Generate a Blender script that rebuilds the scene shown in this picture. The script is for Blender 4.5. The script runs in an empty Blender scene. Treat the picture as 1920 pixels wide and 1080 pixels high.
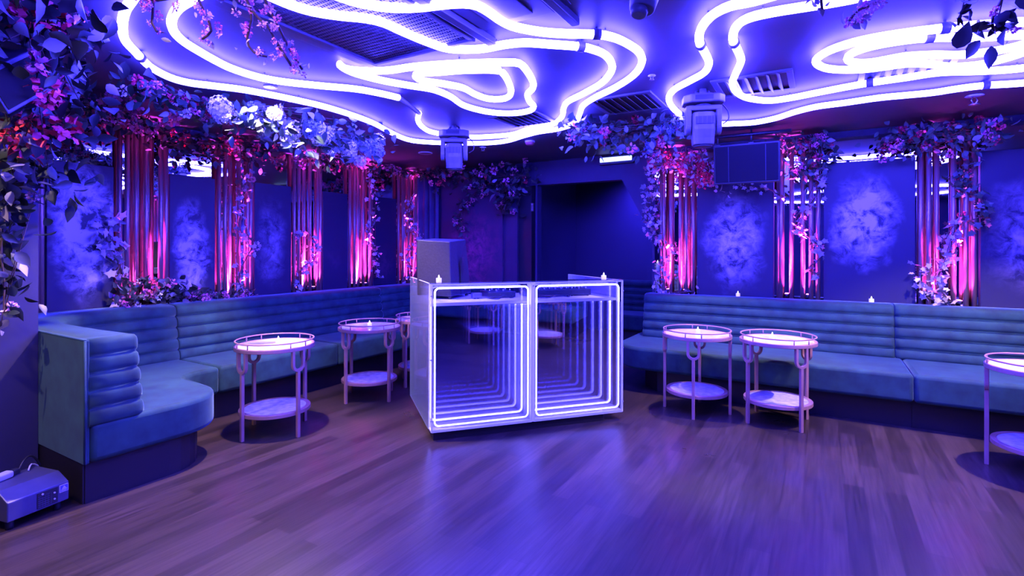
import bpy, bmesh, math, random
from mathutils import Vector, Matrix, Quaternion
PI = math.pi
rnd = random.Random(7)
S = bpy.context.scene
COL = S.collection

# ------------------------------------------------------------------ camera
F, HZ, ROLL, TH, CH = 987.0, 466.2, -0.00174, 0.5345, 1.3
UX, UY = math.sin(TH), math.cos(TH)          # u: along the left wall, away from us
VX, VY = math.cos(TH), -math.sin(TH)         # v: along the back wall, to the right
cam = bpy.data.cameras.new('camera'); camo = bpy.data.objects.new('camera', cam); COL.objects.link(camo)
cam.sensor_fit = 'HORIZONTAL'; cam.sensor_width = 36.0
cam.lens = 36.0 * F / 1920.0
cam.shift_y = -(540.0 - HZ) / 1920.0
cam.clip_start = 0.05; cam.clip_end = 60
camo.matrix_world = Matrix.Translation((0, 0, CH)) @ Matrix.Rotation(PI / 2, 4, 'X') @ Matrix.Rotation(-ROLL, 4, 'Z')
S.camera = camo

def ray(px, py):
    x, y = px - 960.0, py - HZ
    c, s = math.cos(ROLL), math.sin(ROLL)
    return (c * x + s * y) / F, -(-s * x + c * y) / F
def on_z(px, py, z):
    a, b = ray(px, py); D = (z - CH) / b
    return Vector((a * D, D, z))
def on_v(px, py, v):
    a, b = ray(px, py); D = v / (a * VX + VY)
    return Vector((a * D, D, CH + b * D))
def on_u(px, py, u):
    a, b = ray(px, py); D = u / (a * UX + UY)
    return Vector((a * D, D, CH + b * D))
def on_d(px, py, D):
    a, b = ray(px, py)
    return Vector((a * D, D, CH + b * D))
def W(u, v, z=0.0):
    return Vector((u * UX + v * VX, u * UY + v * VY, z))
def UVof(p):
    return p.x * UX + p.y * UY, p.x * VX + p.y * VY
RZ = -TH            # a thing turned by RZ has local x = v and local y = u

# ------------------------------------------------------------------ materials
def mat(name, color=(.5, .5, .5), rough=.5, metal=0.0, **kw):
    m = bpy.data.materials.new(name); m.use_nodes = True
    b = m.node_tree.nodes['Principled BSDF']
    b.inputs['Base Color'].default_value = (*color, 1); b.inputs['Roughness'].default_value = rough
    b.inputs['Metallic'].default_value = metal
    for k, v in kw.items():
        b.inputs[k.replace('_', ' ')].default_value = v
    return m
def nodes(m):
    return m.node_tree.nodes, m.node_tree.links, m.node_tree.nodes['Principled BSDF']
def emit(name, color, strength, base=(.8, .8, .8)):
    m = mat(name, base, .4)
    b = m.node_tree.nodes['Principled BSDF']
    b.inputs['Emission Color'].default_value = (*color, 1); b.inputs['Emission Strength'].default_value = strength
    return m
def noisy(m, c1, c2, scale=6.0, detail=5.0, lo=.35, hi=.65, coord='Object', bump=0.0, stretch=None, rough=None):
    n, l, b = nodes(m)
    tc = n.new('ShaderNodeTexCoord'); src = tc.outputs[coord]
    if stretch:
        mp = n.new('ShaderNodeMapping'); mp.inputs['Scale'].default_value = stretch
        l.new(src, mp.inputs['Vector']); src = mp.outputs['Vector']
    t = n.new('ShaderNodeTexNoise'); t.inputs['Scale'].default_value = scale; t.inputs['Detail'].default_value = detail
    l.new(src, t.inputs['Vector'])
    r = n.new('ShaderNodeValToRGB'); r.color_ramp.elements[0].position = lo; r.color_ramp.elements[1].position = hi
    r.color_ramp.elements[0].color = (*c1, 1); r.color_ramp.elements[1].color = (*c2, 1)
    l.new(t.outputs['Fac'], r.inputs['Fac']); l.new(r.outputs['Color'], b.inputs['Base Color'])
    if bump:
        bp = n.new('ShaderNodeBump'); bp.inputs['Strength'].default_value = bump; bp.inputs['Distance'].default_value = .01
        l.new(t.outputs['Fac'], bp.inputs['Height']); l.new(bp.outputs['Normal'], b.inputs['Normal'])
    if rough:
        mr = n.new('ShaderNodeMapRange'); mr.inputs['To Min'].default_value = rough[0]; mr.inputs['To Max'].default_value = rough[1]
        l.new(t.outputs['Fac'], mr.inputs['Value']); l.new(mr.outputs['Result'], b.inputs['Roughness'])
    return m
def islandy(m, cols):
    n, l, b = nodes(m)
    g = n.new('ShaderNodeNewGeometry'); r = n.new('ShaderNodeValToRGB')
    el = r.color_ramp.elements
    while len(el) < len(cols): el.new(.5)
    for i, c in enumerate(cols):
        el[i].position = i / max(1, len(cols) - 1); el[i].color = (*c, 1)
    l.new(g.outputs['Random Per Island'], r.inputs['Fac']); l.new(r.outputs['Color'], b.inputs['Base Color'])
    return m

NEON = (.044, .034, 1.0)
NEON_S = 150.0
M = {}
M['wall'] = noisy(mat('navy_plaster', rough=.6), (.022, .020, .055), (.030, .027, .07), 3)
M['ceiling'] = noisy(mat('ceiling_paint', rough=.55, Specular_IOR_Level=.3), (.055, .052, .075), (.07, .066, .09), 2)
M['dark'] = mat('black_paint', (.012, .012, .02), .5)
M['alcove'] = mat('alcove_paint', (.05, .05, .10), .55)
M['mirror'] = mat('mirror_glass', (.86, .86, .9), .015, 1.0)
M['rod'] = noisy(mat('brushed_copper', rough=.4, metal=.55), (.34, .20, .18), (.42, .26, .23), 3, rough=(.34, .46), stretch=(30, 30, .6))
M['velvet'] = noisy(mat('teal_velvet', rough=.85, Sheen_Weight=.34, Sheen_Roughness=.35), (.004, .028, .034), (.012, .064, .062), 9, 8, .32, .68, bump=.05)
M['velvet'].node_tree.nodes['Principled BSDF'].inputs['Sheen Tint'].default_value = (.45, .75, .85, 1)
M['kick'] = mat('black_kickboard', (.012, .010, .016), .45)
M['brass'] = noisy(mat('pink_gold_paint', rough=.38, metal=.25), (.40, .22, .18), (.46, .26, .21), 8)
M['marble'] = noisy(mat('pale_stone', rough=.12), (.62, .60, .66), (.82, .80, .84), 14, 8, .35, .6)
M['stone'] = noisy(mat('mottled_shelf_stone', rough=.25), (.50, .50, .58), (.75, .74, .80), 22, 9, .35, .65)
M['tube'] = emit('neon_flex', NEON, NEON_S)
M['tube_off'] = mat('unlit_neon_sleeve', (.22, .22, .27), .4)
M['clip'] = mat('clear_clip', (.18, .18, .24), .35)
M['led'] = emit('led_strip', (.15, .13, 1.0), 34.0)
M['edge'] = emit('edge_lit_acrylic', (.35, .33, 1.0), .30, (.7, .7, .8))  # glow in the material stands in for LED light carried to the edges
M['grey'] = noisy(mat('grey_plastic', rough=.45), (.10, .10, .12), (.13, .13, .15), 10)
M['black'] = mat('black_plastic', (.02, .02, .028), .42)
M['grille'] = mat('speaker_mesh', (.010, .010, .016), .8, Specular_IOR_Level=.15)
M['cab'] = noisy(mat('textured_cabinet_paint', rough=.6), (.017, .015, .024), (.023, .021, .031), 60, bump=.15)
M['white'] = mat('white_plastic', (.55, .55, .58), .4)
M['wax'] = emit('tealight_wax', (1.0, .82, .75), .55, (.85, .82, .8))
M['flame'] = emit('tealight_flame', (1.0, .78, .55), 6.0)
M['steel'] = mat('steel', (.6, .6, .62), .3, 1.0)
M['desk'] = mat('frosted_acrylic', (.72, .72, .82), .35)
M['fog'] = noisy(mat('blue_grey_housing', rough=.4), (.055, .055, .11), (.07, .07, .13), 12)
M['lens_pink'] = emit('uplight_lens', (1.0, .16, .85), 9.0)
M['lens_warm'] = emit('downlight_lens', (1.0, .78, .62), 6.0)
M['emerg'] = emit('batten_diffuser', (.30, .40, 1.0), 3.2)
M['vent'] = mat('vent_paint', (.085, .085, .12), .45)
M['ventdark'] = mat('vent_shadow', (.02, .02, .03), .7)  # near-black painted for the shade behind louvres and perforations
M['red_led'] = emit('red_indicator', (1, .05, .05), 2)
M['stem'] = mat('brown_stem', (.09, .05, .04), .7)
M['leaf'] = islandy(mat('green_leaves', rough=.5), [(.015, .035, .02), (.03, .06, .04), (.05, .09, .06), (.08, .12, .09), (.12, .15, .12), (.34, .34, .38)])
M['leaf_pale'] = islandy(mat('pale_ivy_leaves', rough=.55), [(.16, .17, .15), (.58, .50, .56), (.85, .74, .80)])
M['leaf_big'] = islandy(mat('dusty_leaves', rough=.5), [(.006, .012, .009), (.012, .02, .016), (.02, .03, .025), (.03, .04, .035), (.05, .06, .06), (.09, .09, .11), (.30, .27, .34)])
M['red'] = islandy(mat('red_petals', rough=.5), [(.75, .02, .06), (.85, .08, .20)])
M['pink'] = islandy(mat('pink_petals', rough=.5), [(.85, .12, .35), (.92, .38, .55)])
M['blush'] = islandy(mat('blush_petals', rough=.5), [(.80, .35, .50), (.90, .55, .62)])
M['cream'] = islandy(mat('cream_petals', rough=.5), [(.62, .64, .50), (.85, .83, .80)])
M['bluef'] = islandy(mat('blue_petals', rough=.5), [(.12, .20, .42), (.30, .40, .62)])

def floor_mat():
    m = mat('dark_oak_boards', rough=.35); n, l, b = nodes(m)
    tc = n.new('ShaderNodeTexCoord')
    mp = n.new('ShaderNodeMapping'); mp.inputs['Rotation'].default_value = (0, 0, -PI / 2)
    l.new(tc.outputs['Object'], mp.inputs['Vector'])
    br = n.new('ShaderNodeTexBrick'); br.inputs['Scale'].default_value = 1.0
    br.inputs['Brick Width'].default_value = .95; br.inputs['Row Height'].default_value = .095
    br.inputs['Mortar Size'].default_value = .0012; br.offset = .37
    br.inputs['Color1'].default_value = (.027, .018, .015, 1); br.inputs['Color2'].default_value = (.062, .041, .033, 1)
    br.inputs['Mortar'].default_value = (.03, .02, .018, 1)
    l.new(mp.outputs['Vector'], br.inputs['Vector'])
    m2 = n.new('ShaderNodeMapping'); m2.inputs['Scale'].default_value = (1.2, 22, 1); l.new(mp.outputs['Vector'], m2.inputs['Vector'])
    t = n.new('ShaderNodeTexNoise'); t.inputs['Scale'].default_value = 3; t.inputs['Detail'].default_value = 7; l.new(m2.outputs['Vector'], t.inputs['Vector'])
    mr = n.new('ShaderNodeMapRange'); mr.inputs['From Min'].default_value = .3; mr.inputs['From Max'].default_value = .7
    mr.inputs['To Min'].default_value = .55; mr.inputs['To Max'].default_value = 1.25; l.new(t.outputs['Fac'], mr.inputs['Value'])
    mx = n.new('ShaderNodeMixRGB'); mx.blend_type = 'MULTIPLY'; mx.inputs['Fac'].default_value = 1
    l.new(br.outputs['Color'], mx.inputs['Color1']); l.new(mr.outputs['Result'], mx.inputs['Color2'])
    l.new(mx.outputs['Color'], b.inputs['Base Color'])
    t2 = n.new('ShaderNodeTexNoise'); t2.inputs['Scale'].default_value = 1.3; t2.inputs['Detail'].default_value = 8; l.new(tc.outputs['Object'], t2.inputs['Vector'])
    r2 = n.new('ShaderNodeMapRange'); r2.inputs['From Min'].default_value = .15; r2.inputs['From Max'].default_value = .85
    r2.inputs['To Min'].default_value = .22; r2.inputs['To Max'].default_value = .42
    l.new(t2.outputs['Fac'], r2.inputs['Value']); l.new(r2.outputs['Result'], b.inputs['Roughness'])
    bp = n.new('ShaderNodeBump'); bp.inputs['Strength'].default_value = .12; bp.inputs['Distance'].default_value = .004
    l.new(t.outputs['Fac'], bp.inputs['Height']); l.new(bp.outputs['Normal'], b.inputs['Normal'])
    return m
M['floor'] = floor_mat()

def cloud_mat(name, cz, rx, rz, amount, pale=(.66, .60, .80), base=(.020, .018, .050), seed=0.0, dx=0.0):
    """dark panel hand-painted with a pale smoky patch (pattern fixed to the panel)"""
    m = mat(name, rough=.55); n, l, b = nodes(m)
    tc = n.new('ShaderNodeTexCoord')
    t0 = n.new('ShaderNodeTexNoise'); t0.noise_dimensions = '4D'; t0.inputs['W'].default_value = seed
    t0.inputs['Scale'].default_value = 4.0; t0.inputs['Detail'].default_value = 4; l.new(tc.outputs['Object'], t0.inputs['Vector'])
    v0 = n.new('ShaderNodeVectorMath'); v0.operation = 'MULTIPLY_ADD'; v0.inputs[1].default_value = (.34, .34, .34); v0.inputs[2].default_value = (-.17 - dx, -.17, -.17 - cz)
    l.new(t0.outputs['Color'], v0.inputs[0])
    v1 = n.new('ShaderNodeVectorMath'); v1.operation = 'ADD'; l.new(tc.outputs['Object'], v1.inputs[0]); l.new(v0.outputs[0], v1.inputs[1])
    v2 = n.new('ShaderNodeVectorMath'); v2.operation = 'MULTIPLY'; v2.inputs[1].default_value = (1 / rx, 0, 1 / rz); l.new(v1.outputs[0], v2.inputs[0])
    ln = n.new('ShaderNodeVectorMath'); ln.operation = 'LENGTH'; l.new(v2.outputs[0], ln.inputs[0])
    mk = n.new('ShaderNodeMapRange'); mk.interpolation_type = 'SMOOTHSTEP'; mk.inputs['From Min'].default_value = 1.05; mk.inputs['From Max'].default_value = .0
    l.new(ln.outputs['Value'], mk.inputs['Value'])
    t = n.new('ShaderNodeTexNoise'); t.noise_dimensions = '4D'; t.inputs['W'].default_value = seed + 3; t.inputs['Scale'].default_value = 9; t.inputs['Detail'].default_value = 10
    t.inputs['Roughness'].default_value = .68; t.inputs['Distortion'].default_value = .6
    l.new(tc.outputs['Object'], t.inputs['Vector'])
    mr = n.new('ShaderNodeMapRange'); mr.inputs['From Min'].default_value = .40; mr.inputs['From Max'].default_value = .70; l.new(t.outputs['Fac'], mr.inputs['Value'])
    mu = n.new('ShaderNodeMath'); mu.operation = 'MULTIPLY'; l.new(mk.outputs['Result'], mu.inputs[0]); l.new(mr.outputs['Result'], mu.inputs[1])
    m3 = n.new('ShaderNodeMath'); m3.operation = 'MULTIPLY'; m3.inputs[1].default_value = amount * 1.25; m3.use_clamp = True; l.new(mu.outputs[0], m3.inputs[0])
    mx = n.new('ShaderNodeMixRGB'); mx.inputs['Color1'].default_value = (*base, 1); mx.inputs['Color2'].default_value = (*pale, 1)
    l.new(m3.outputs[0], mx.inputs['Fac']); l.new(mx.outputs['Color'], b.inputs['Base Color'])
    return m

def clear_mat(name, refl=.06, milk=0.0, tint=(.93, .94, 1.0), milkcol=(.7, .7, .8), rough=.01):
    m = bpy.data.materials.new(name); m.use_nodes = True; n = m.node_tree.nodes; l = m.node_tree.links; n.clear()
    o = n.new('ShaderNodeOutputMaterial'); tr = n.new('ShaderNodeBsdfTransparent'); tr.inputs['Color'].default_value = (*tint, 1)
    gl = n.new('ShaderNodeBsdfGlossy'); gl.inputs['Roughness'].default_value = rough; gl.inputs['Color'].default_value = (.95, .95, 1, 1)
    fr = n.new('ShaderNodeLayerWeight'); fr.inputs['Blend'].default_value = .15
    ad = n.new('ShaderNodeMath'); ad.operation = 'MAXIMUM'; ad.inputs[1].default_value = refl; l.new(fr.outputs['Fresnel'], ad.inputs[0])
    if refl > .2: ad.operation = 'ADD'; ad.use_clamp = True; ad.inputs[0].default_value = 0; l.remove(ad.inputs[0].links[0])
    mx = n.new('ShaderNodeMixShader'); l.new(ad.outputs[0], mx.inputs['Fac']); l.new(tr.outputs[0], mx.inputs[1]); l.new(gl.outputs[0], mx.inputs[2])
    out = mx.outputs[0]
    if milk:
        df = n.new('ShaderNodeBsdfDiffuse'); df.inputs['Color'].default_value = (*milkcol, 1)
        tl = n.new('ShaderNodeBsdfTranslucent'); tl.inputs['Color'].default_value = (*milkcol, 1)
        a2 = n.new('ShaderNodeMixShader'); a2.inputs['Fac'].default_value = .5; l.new(df.outputs[0], a2.inputs[1]); l.new(tl.outputs[0], a2.inputs[2])
        m2 = n.new('ShaderNodeMixShader'); m2.inputs['Fac'].default_value = milk; l.new(out, m2.inputs[1]); l.new(a2.outputs[0], m2.inputs[2]); out = m2.outputs[0]
    l.new(out, o.inputs['Surface']); return m
M['clear'] = clear_mat('clear_acrylic', .05)
M['milky'] = clear_mat('milky_acrylic', .08, .055)  # clear pane with an even milkiness mixed in
M['film'] = clear_mat('half_mirror_film', .34, 0, (.95, .95, 1.0), rough=.004)
M['backmirror'] = mat('silvered_back', (.90, .90, .98), .006, 1.0)

# ------------------------------------------------------------------ mesh builder
class MB:
    def __init__(s): s.v = []; s.f = []; s.smooth = set()
    def add(s, vs, fs, smooth=False):
        o = len(s.v); s.v.extend([tuple(p) for p in vs])
        for f in fs:
            if smooth: s.smooth.add(len(s.f))
            s.f.append(tuple(i + o for i in f))
    def box(s, x0, x1, y0, y1, z0, z1, T=None):
        vs = [Vector((x, y, z)) for x in (x0, x1) for y in (y0, y1) for z in (z0, z1)]
        if T: vs = [T @ p for p in vs]
        s.add(vs, [(0, 1, 3, 2), (4, 6, 7, 5), (0, 4, 5, 1), (2, 3, 7, 6), (0, 2, 6, 4), (1, 5, 7, 3)]); return s
    def hexa(s, lo, hi):
        """a solid between two quads listed in the same order"""
        s.add(list(lo) + list(hi), [(3, 2, 1, 0), (4, 5, 6, 7)] + [(i, (i + 1) % 4, 4 + (i + 1) % 4, 4 + i) for i in range(4)]); return s
    def prism(s, poly, z0, z1):
        n = len(poly)
        s.add([(p[0], p[1], z0) for p in poly] + [(p[0], p[1], z1) for p in poly],
              [tuple(range(n - 1, -1, -1)), tuple(range(n, 2 * n))] + [(i, (i + 1) % n, n + (i + 1) % n, n + i) for i in range(n)]); return s
    def lathe(s, prof, n=24, c=(0, 0), cap=True, T=None, smooth=True):
        k = len(prof); vs = []
        for i in range(n):
            a = 2 * PI * i / n
            for (r_, z) in prof: vs.append(Vector((c[0] + r_ * math.cos(a), c[1] + r_ * math.sin(a), z)))
        if T: vs = [T @ p for p in vs]
        fs = [(i * k + j, ((i + 1) % n) * k + j, ((i + 1) % n) * k + j + 1, i * k + j + 1) for i in range(n) for j in range(k - 1)]
        s.add(vs, fs, smooth)
        if cap:
            o = len(s.v) - n * k
            s.f.append(tuple(o + i * k for i in range(n - 1, -1, -1))); s.f.append(tuple(o + i * k + k - 1 for i in range(n)))
        return s
    def ring(s, r0, r1, z0, z1, n=40, c=(0, 0)):
        prof = [(r0, z0), (r1, z0), (r1, z1), (r0, z1), (r0, z0)]
        return s.lathe(prof, n, c, cap=False, smooth=False)
    def tube(s, pts, r, n=8, closed=False, caps=True, rads=None):
        pts = [Vector(p) for p in pts]; N = len(pts); vs = []; fs = []
        ref = Vector((0, 0, 1))
        prev = None
        for i, p in enumerate(pts):
            if closed: t = pts[(i + 1) % N] - pts[i - 1]
            else: t = pts[min(i + 1, N - 1)] - pts[max(i - 1, 0)]
            if t.length < 1e-9: t = Vector((0, 0, 1))
            t.normalize()
            if prev is None:
                a = ref.cross(t)
                if a.length < .1: a = Vector((1, 0, 0)).cross(t)
                a.normalize()
            else:
                a = prev - t * prev.dot(t)
                if a.length < 1e-6: a = ref.cross(t)
                a.normalize()
            prev = a; b = t.cross(a); rr = rads[i] if rads else r
            for k in range(n):
                th = 2 * PI * k / n
                vs.append(p + (a * math.cos(th) + b * math.sin(th)) * rr)
        M_ = N if closed else N - 1
        for i in range(M_):
            j = (i + 1) % N
            for k in range(n):
                fs.append((i * n + k, i * n + (k + 1) % n, j * n + (k + 1) % n, j * n + k))
        s.add(vs, fs, True)
        if caps and not closed:
            o = len(s.v) - N * n
            s.f.append(tuple(o + k for k in range(n - 1, -1, -1))); s.f.append(tuple(o + (N - 1) * n + k for k in range(n)))
        return s
    def mesh(s, name, m):
        me = bpy.data.meshes.new(name); me.from_pydata(s.v, [], s.f); me.materials.append(m)
        for i in s.smooth: me.polygons[i].use_smooth = True
        bm = bmesh.new(); bm.from_mesh(me); bmesh.ops.recalc_face_normals(bm, faces=bm.faces); bm.to_mesh(me); bm.free()
        me.update(); return me
def obj(name, mb, m, parent=None, bevel=0, segs=2, loc=None, rot=None):
    me = mb.mesh(name, m) if isinstance(mb, MB) else mb
    o = bpy.data.objects.new(name, me); COL.objects.link(o)
    if parent is not None: o.parent = parent
    if loc is not None: o.location = loc
    if rot is not None: o.rotation_euler = rot
    if bevel >= .02:
        for p_ in me.polygons: p_.use_smooth = True
        me.set_sharp_from_angle(angle=.6)
    if bevel:
        b = o.modifiers.new('bevel', 'BEVEL'); b.width = bevel; b.segments = segs; b.limit_method = 'ANGLE'; b.angle_limit = .7
        b.harden_normals = False
    return o
def tag(o, label, cat, group=None, kind=None):
    o['label'] = label; o['category'] = cat
    if group: o['group'] = group
    if kind: o['kind'] = kind
    return o
def thing(name, label, cat, loc=(0, 0, 0), rz=0.0, group=None):
    o = bpy.data.objects.new(name, None); COL.objects.link(o); o.empty_display_size = .1
    o.location = loc; o.rotation_euler = (0, 0, rz)
    return tag(o, label, cat, group)
def struct(name, mb, m, loc=None, rz=None):
    o = obj(name, mb, m); o['kind'] = 'structure'
    if loc is not None: o.location = loc
    if rz is not None: o.rotation_euler = (0, 0, rz)
    return o
def copy_tree(src, parent=None):
    c = src.copy(); COL.objects.link(c)
    if parent is not None: c.parent = parent
    for ch in list(src.children): copy_tree(ch, c)
    return c
def catmull(pts, closed=False, step=.05):
    P = [Vector(p) for p in pts]; N = len(P); out = []
    rng = range(N) if closed else range(N - 1)
    for i in rng:
        if closed: p0, p1, p2, p3 = P[i - 1], P[i], P[(i + 1) % N], P[(i + 2) % N]
        else: p0, p1, p2, p3 = P[max(i - 1, 0)], P[i], P[i + 1], P[min(i + 2, N - 1)]
        k = max(1, int(math.ceil((p2 - p1).length / step)))
        for j in range(k):
            t = j / k
            out.append(.5 * ((2 * p1) + (p2 - p0) * t + (2 * p0 - 5 * p1 + 4 * p2 - p3) * t * t + (3 * p1 - p0 - 3 * p2 + p3) * t ** 3))
    if not closed: out.append(P[-1])
    return out
def arc(cx, cy, r, a0, a1, n=8):
    return [(cx + r * math.cos(math.radians(a0 + (a1 - a0) * i / n)), cy + r * math.sin(math.radians(a0 + (a1 - a0) * i / n))) for i in range(n + 1)]

# ------------------------------------------------------------------ room shell   (local x = v, local y = u)
ZC = 2.36
V_L, U_B, U_A = -4.92, 5.69, 7.78        # left wall, back wall, alcove back wall
V_R, U_N = 3.0, -3.0                     # walls out of the frame that close the room
V_P, U_P = -3.76, 1.19                   # pier by the near end of the left bench
O_L, O_R = -3.0, -1.60                   # opening of the alcove
def room(name, x0, x1, y0, y1, z0, z1, m):
    return struct(name, MB().box(x0, x1, y0, y1, z0, z1), m, (0, 0, 0), RZ)
room('floor', V_L - .2, V_R + .2, U_N - .2, U_A + .2, -.1, 0, M['floor'])
room('ceiling', V_L - .2, V_R + .2, U_N - .2, U_A + .2, ZC, ZC + .1, M['ceiling'])
room('wall_left', V_L - .12, V_L, U_P - .6, U_B, 0, ZC, M['wall'])
room('wall_pier', V_L - .12, V_P, U_N, U_P - .012, 0, ZC, M['wall'])
room('wall_right', V_R, V_R + .12, U_N, U_B, 0, ZC, M['wall'])
room('wall_near', V_L, V_R, U_N - .12, U_N, 0, ZC, M['wall'])
room('wall_back_left', V_L, O_L - .29, U_B, U_B + .14, 0, ZC, M['wall'])
room('wall_back_right', O_R, V_R, U_B, U_B + .12, 0, ZC, M['wall'])
# head of the opening, its right corner cut off at a slant
hd = MB(); hp = [(O_L - .29, ZC), (O_R, ZC), (O_R, 1.40), (O_R - .03, 1.50), (-1.945, 2.075), (O_L - .29, 2.075)]
n = len(hp)
hd.add([(x, U_B, z) for x, z in hp] + [(x, U_B + .14, z) for x, z in hp],
       [tuple(range(n)), tuple(range(2 * n - 1, n - 1, -1))] + [(i, (i + 1) % n, n + (i + 1) % n, n + i) for i in range(n)])
struct('wall_lintel', hd, M['wall'], (0, 0, 0), RZ)
room('wall_alcove_back', O_L - .9, O_R + .6, U_A, U_A + .12, 0, ZC, M['alcove'])
room('wall_alcove_left', O_L - .9, O_L - .42, U_B + .14, U_A, 0, ZC, M['alcove'])
room('wall_alcove_right', O_R + .08, O_R + .6, U_B + .12, U_A, 0, ZC, M['alcove'])
# door frame by the opening: lighter pilaster, dark jamb with a hinge
room('trim_1', -3.44, -3.27, U_B - .035, U_B, 0, 2.25, M['wall'])
room('trim_2', O_L - .29, O_L - .10, U_B + .02, U_B + .10, 0, 2.075, M['dark'])
room('trim_3', O_L - .03, O_L - .005, U_B - .01, U_B + .10, 0, 2.075, M['wall'])
hg = MB().box(-3.095, -3.065, U_B - .004, U_B + .02, 1.76, 1.86)
for k in range(3): hg.lathe([(.007, 1.765 + k * .033), (.007, 1.79 + k * .033)], 8, (-3.08, U_B - .006))
tag(obj('door_hinge', hg, M['steel'], loc=(0, 0, 0), rot=(0, 0, RZ)), 'small steel hinge on the dark jamb left of the alcove opening', 'hinge')
room('trim_4', V_L, V_L + .06, U_P, U_B, ZC - .05, ZC, M['wall'])
room('trim_5', O_R, V_R, U_B - .10, U_B, ZC - .055, ZC, M['wall'])

# mirror sheets behind the columns
tag(obj('wall_mirror', MB().box(V_L, V_L + .012, U_P, U_B - .002, .80, ZC - .05), M['mirror'], loc=(0, 0, 0), rot=(0, 0, RZ)),
    'tall mirror sheet covering the left wall behind the copper rods', 'mirror')
tag(obj('wall_mirror', MB().box(O_R + .03, V_R - .002, U_B - .012, U_B, .80, ZC - .055), M['mirror'], loc=(0, 0, 0), rot=(0, 0, RZ)),
    'tall mirror sheet covering the back wall behind the right hand rods', 'mirror')

# ------------------------------------------------------------------ painted wall panels
def panel(x0, x1, z1, left, m, label, grp):
    w = (x1 - x0) / 2; z0 = .62; hz = (z1 - z0) / 2
    mb = MB().box(-w, w, -.019, .019, -hz, hz)
    if left: o = obj('wall_panel', mb, m, loc=W((x0 + x1) / 2, V_L + .012 + .02, (z0 + z1) / 2), rot=(0, 0, RZ + PI / 2), bevel=.004)
    else: o = obj('wall_panel', mb, m, loc=W(U_B - .012 - .02, (x0 + x1) / 2, (z0 + z1) / 2), rot=(0, 0, RZ), bevel=.004)
    return tag(o, label, 'wall panel', grp)
LP = [(1.572, 1.993), (2.41, 2.805), (3.2, 3.62), (4.03, 4.39), (4.80, 5.22)]
GL = 'dark panels on the left wall'; GR = 'dark panels on the back wall'
panel(*LP[0], 1.945, True, cloud_mat('smoke_panel_a', .12, .24, .62, 2.8, seed=1.3, dx=.03), 'navy panel with the tallest pale smoke streak, first from the near end of the left wall', GL)
panel(*LP[1], 1.945, True, cloud_mat('smoke_panel_b', -.05, .20, .54, 2.0, seed=4.1), 'navy panel with a thin pale smoke streak, second from the near end of the left wall', GL)
panel(*LP[2], 1.955, True, cloud_mat('smoke_panel_c', .05, .22, .55, .45, seed=7.7), 'navy panel with a barely visible smoke patch, third along the left wall', GL)
panel(*LP[3], 1.945, True, cloud_mat('smoke_panel_d', -.1, .12, .2, .12, seed=2.2, pale=(.35, .12, .3)), 'plain dark navy panel, fourth along the left wall under white and blue blooms', GL)
panel(*LP[4], 1.955, True, cloud_mat('smoke_panel_e', -.2, .15, .3, .25, seed=9.2, pale=(.30, .08, .20)), 'dark plum panel last along the left wall, beside the corner column', GL)
RP = [(-1.122, -.414), (0.0, .676), (1.10, 1.80), (2.22, 2.92)]
panel(*RP[0], 2.045, False, cloud_mat('smoke_panel_f', .06, .33, .56, 1.7, seed=3.6), 'navy panel with a broad smoke cloud below the hanging loudspeaker', GR)
panel(*RP[1], 2.09, False, cloud_mat('smoke_panel_g', .20, .27, .46, 2.3, seed=5.9, dx=-.03), 'navy panel with a bright lilac smoke cloud, between the second and third columns', GR)
panel(*RP[2], 2.10, False, cloud_mat('smoke_panel_h', .05, .40, .52, 1.3, seed=8.4, pale=(.48, .40, .52)), 'navy panel with a dusty mauve cloud at the right edge of view', GR)
panel(*RP[3], 2.10, False, cloud_mat('smoke_panel_i', .05, .33, .5, 1.2, seed=6.1), 'navy smoke panel beyond the right edge of view', GR)
# plum painted panel left of the opening, and the folded drape in the corner
tag(obj('wall_panel', MB().box(-.49, .49, -.015, .015, -.80, .80), cloud_mat('plum_panel', -.15, .55, .62, .9, seed=12.5, pale=(.42, .07, .22), base=(.04, .03, .075)),
    loc=W(U_B - .016, -3.98, 1.42), rot=(0, 0, RZ), bevel=.004), 'plum brushed panel behind the grey loudspeaker, below hanging flowers', 'wall panel')
dr = MB(); pts = []
for i in range(49):
    t = i / 48; pts.append((-4.86 + .36 * t, U_B - .045 - .035 * math.sin(t * PI * 7) - .01 * math.sin(t * 31)))
vs = [(x, y, z) for (x, y) in pts for z in (.85, 1.4, 2.0, ZC - .02)]
dr.add(vs, [(i * 4 + j, (i + 1) * 4 + j, (i + 1) * 4 + j + 1, i * 4 + j + 1) for i in range(48) for j in range(3)], True)
o = obj('curtain', dr, noisy(mat('indigo_drape', rough=.7), (.07, .06, .14), (.10, .09, .18), 4), loc=(0, 0, 0), rot=(0, 0, RZ))
sm = o.modifiers.new('thick', 'SOLIDIFY'); sm.thickness = .004
tag(o, 'dark indigo curtain hanging in folds in the far left corner', 'curtain')

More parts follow.
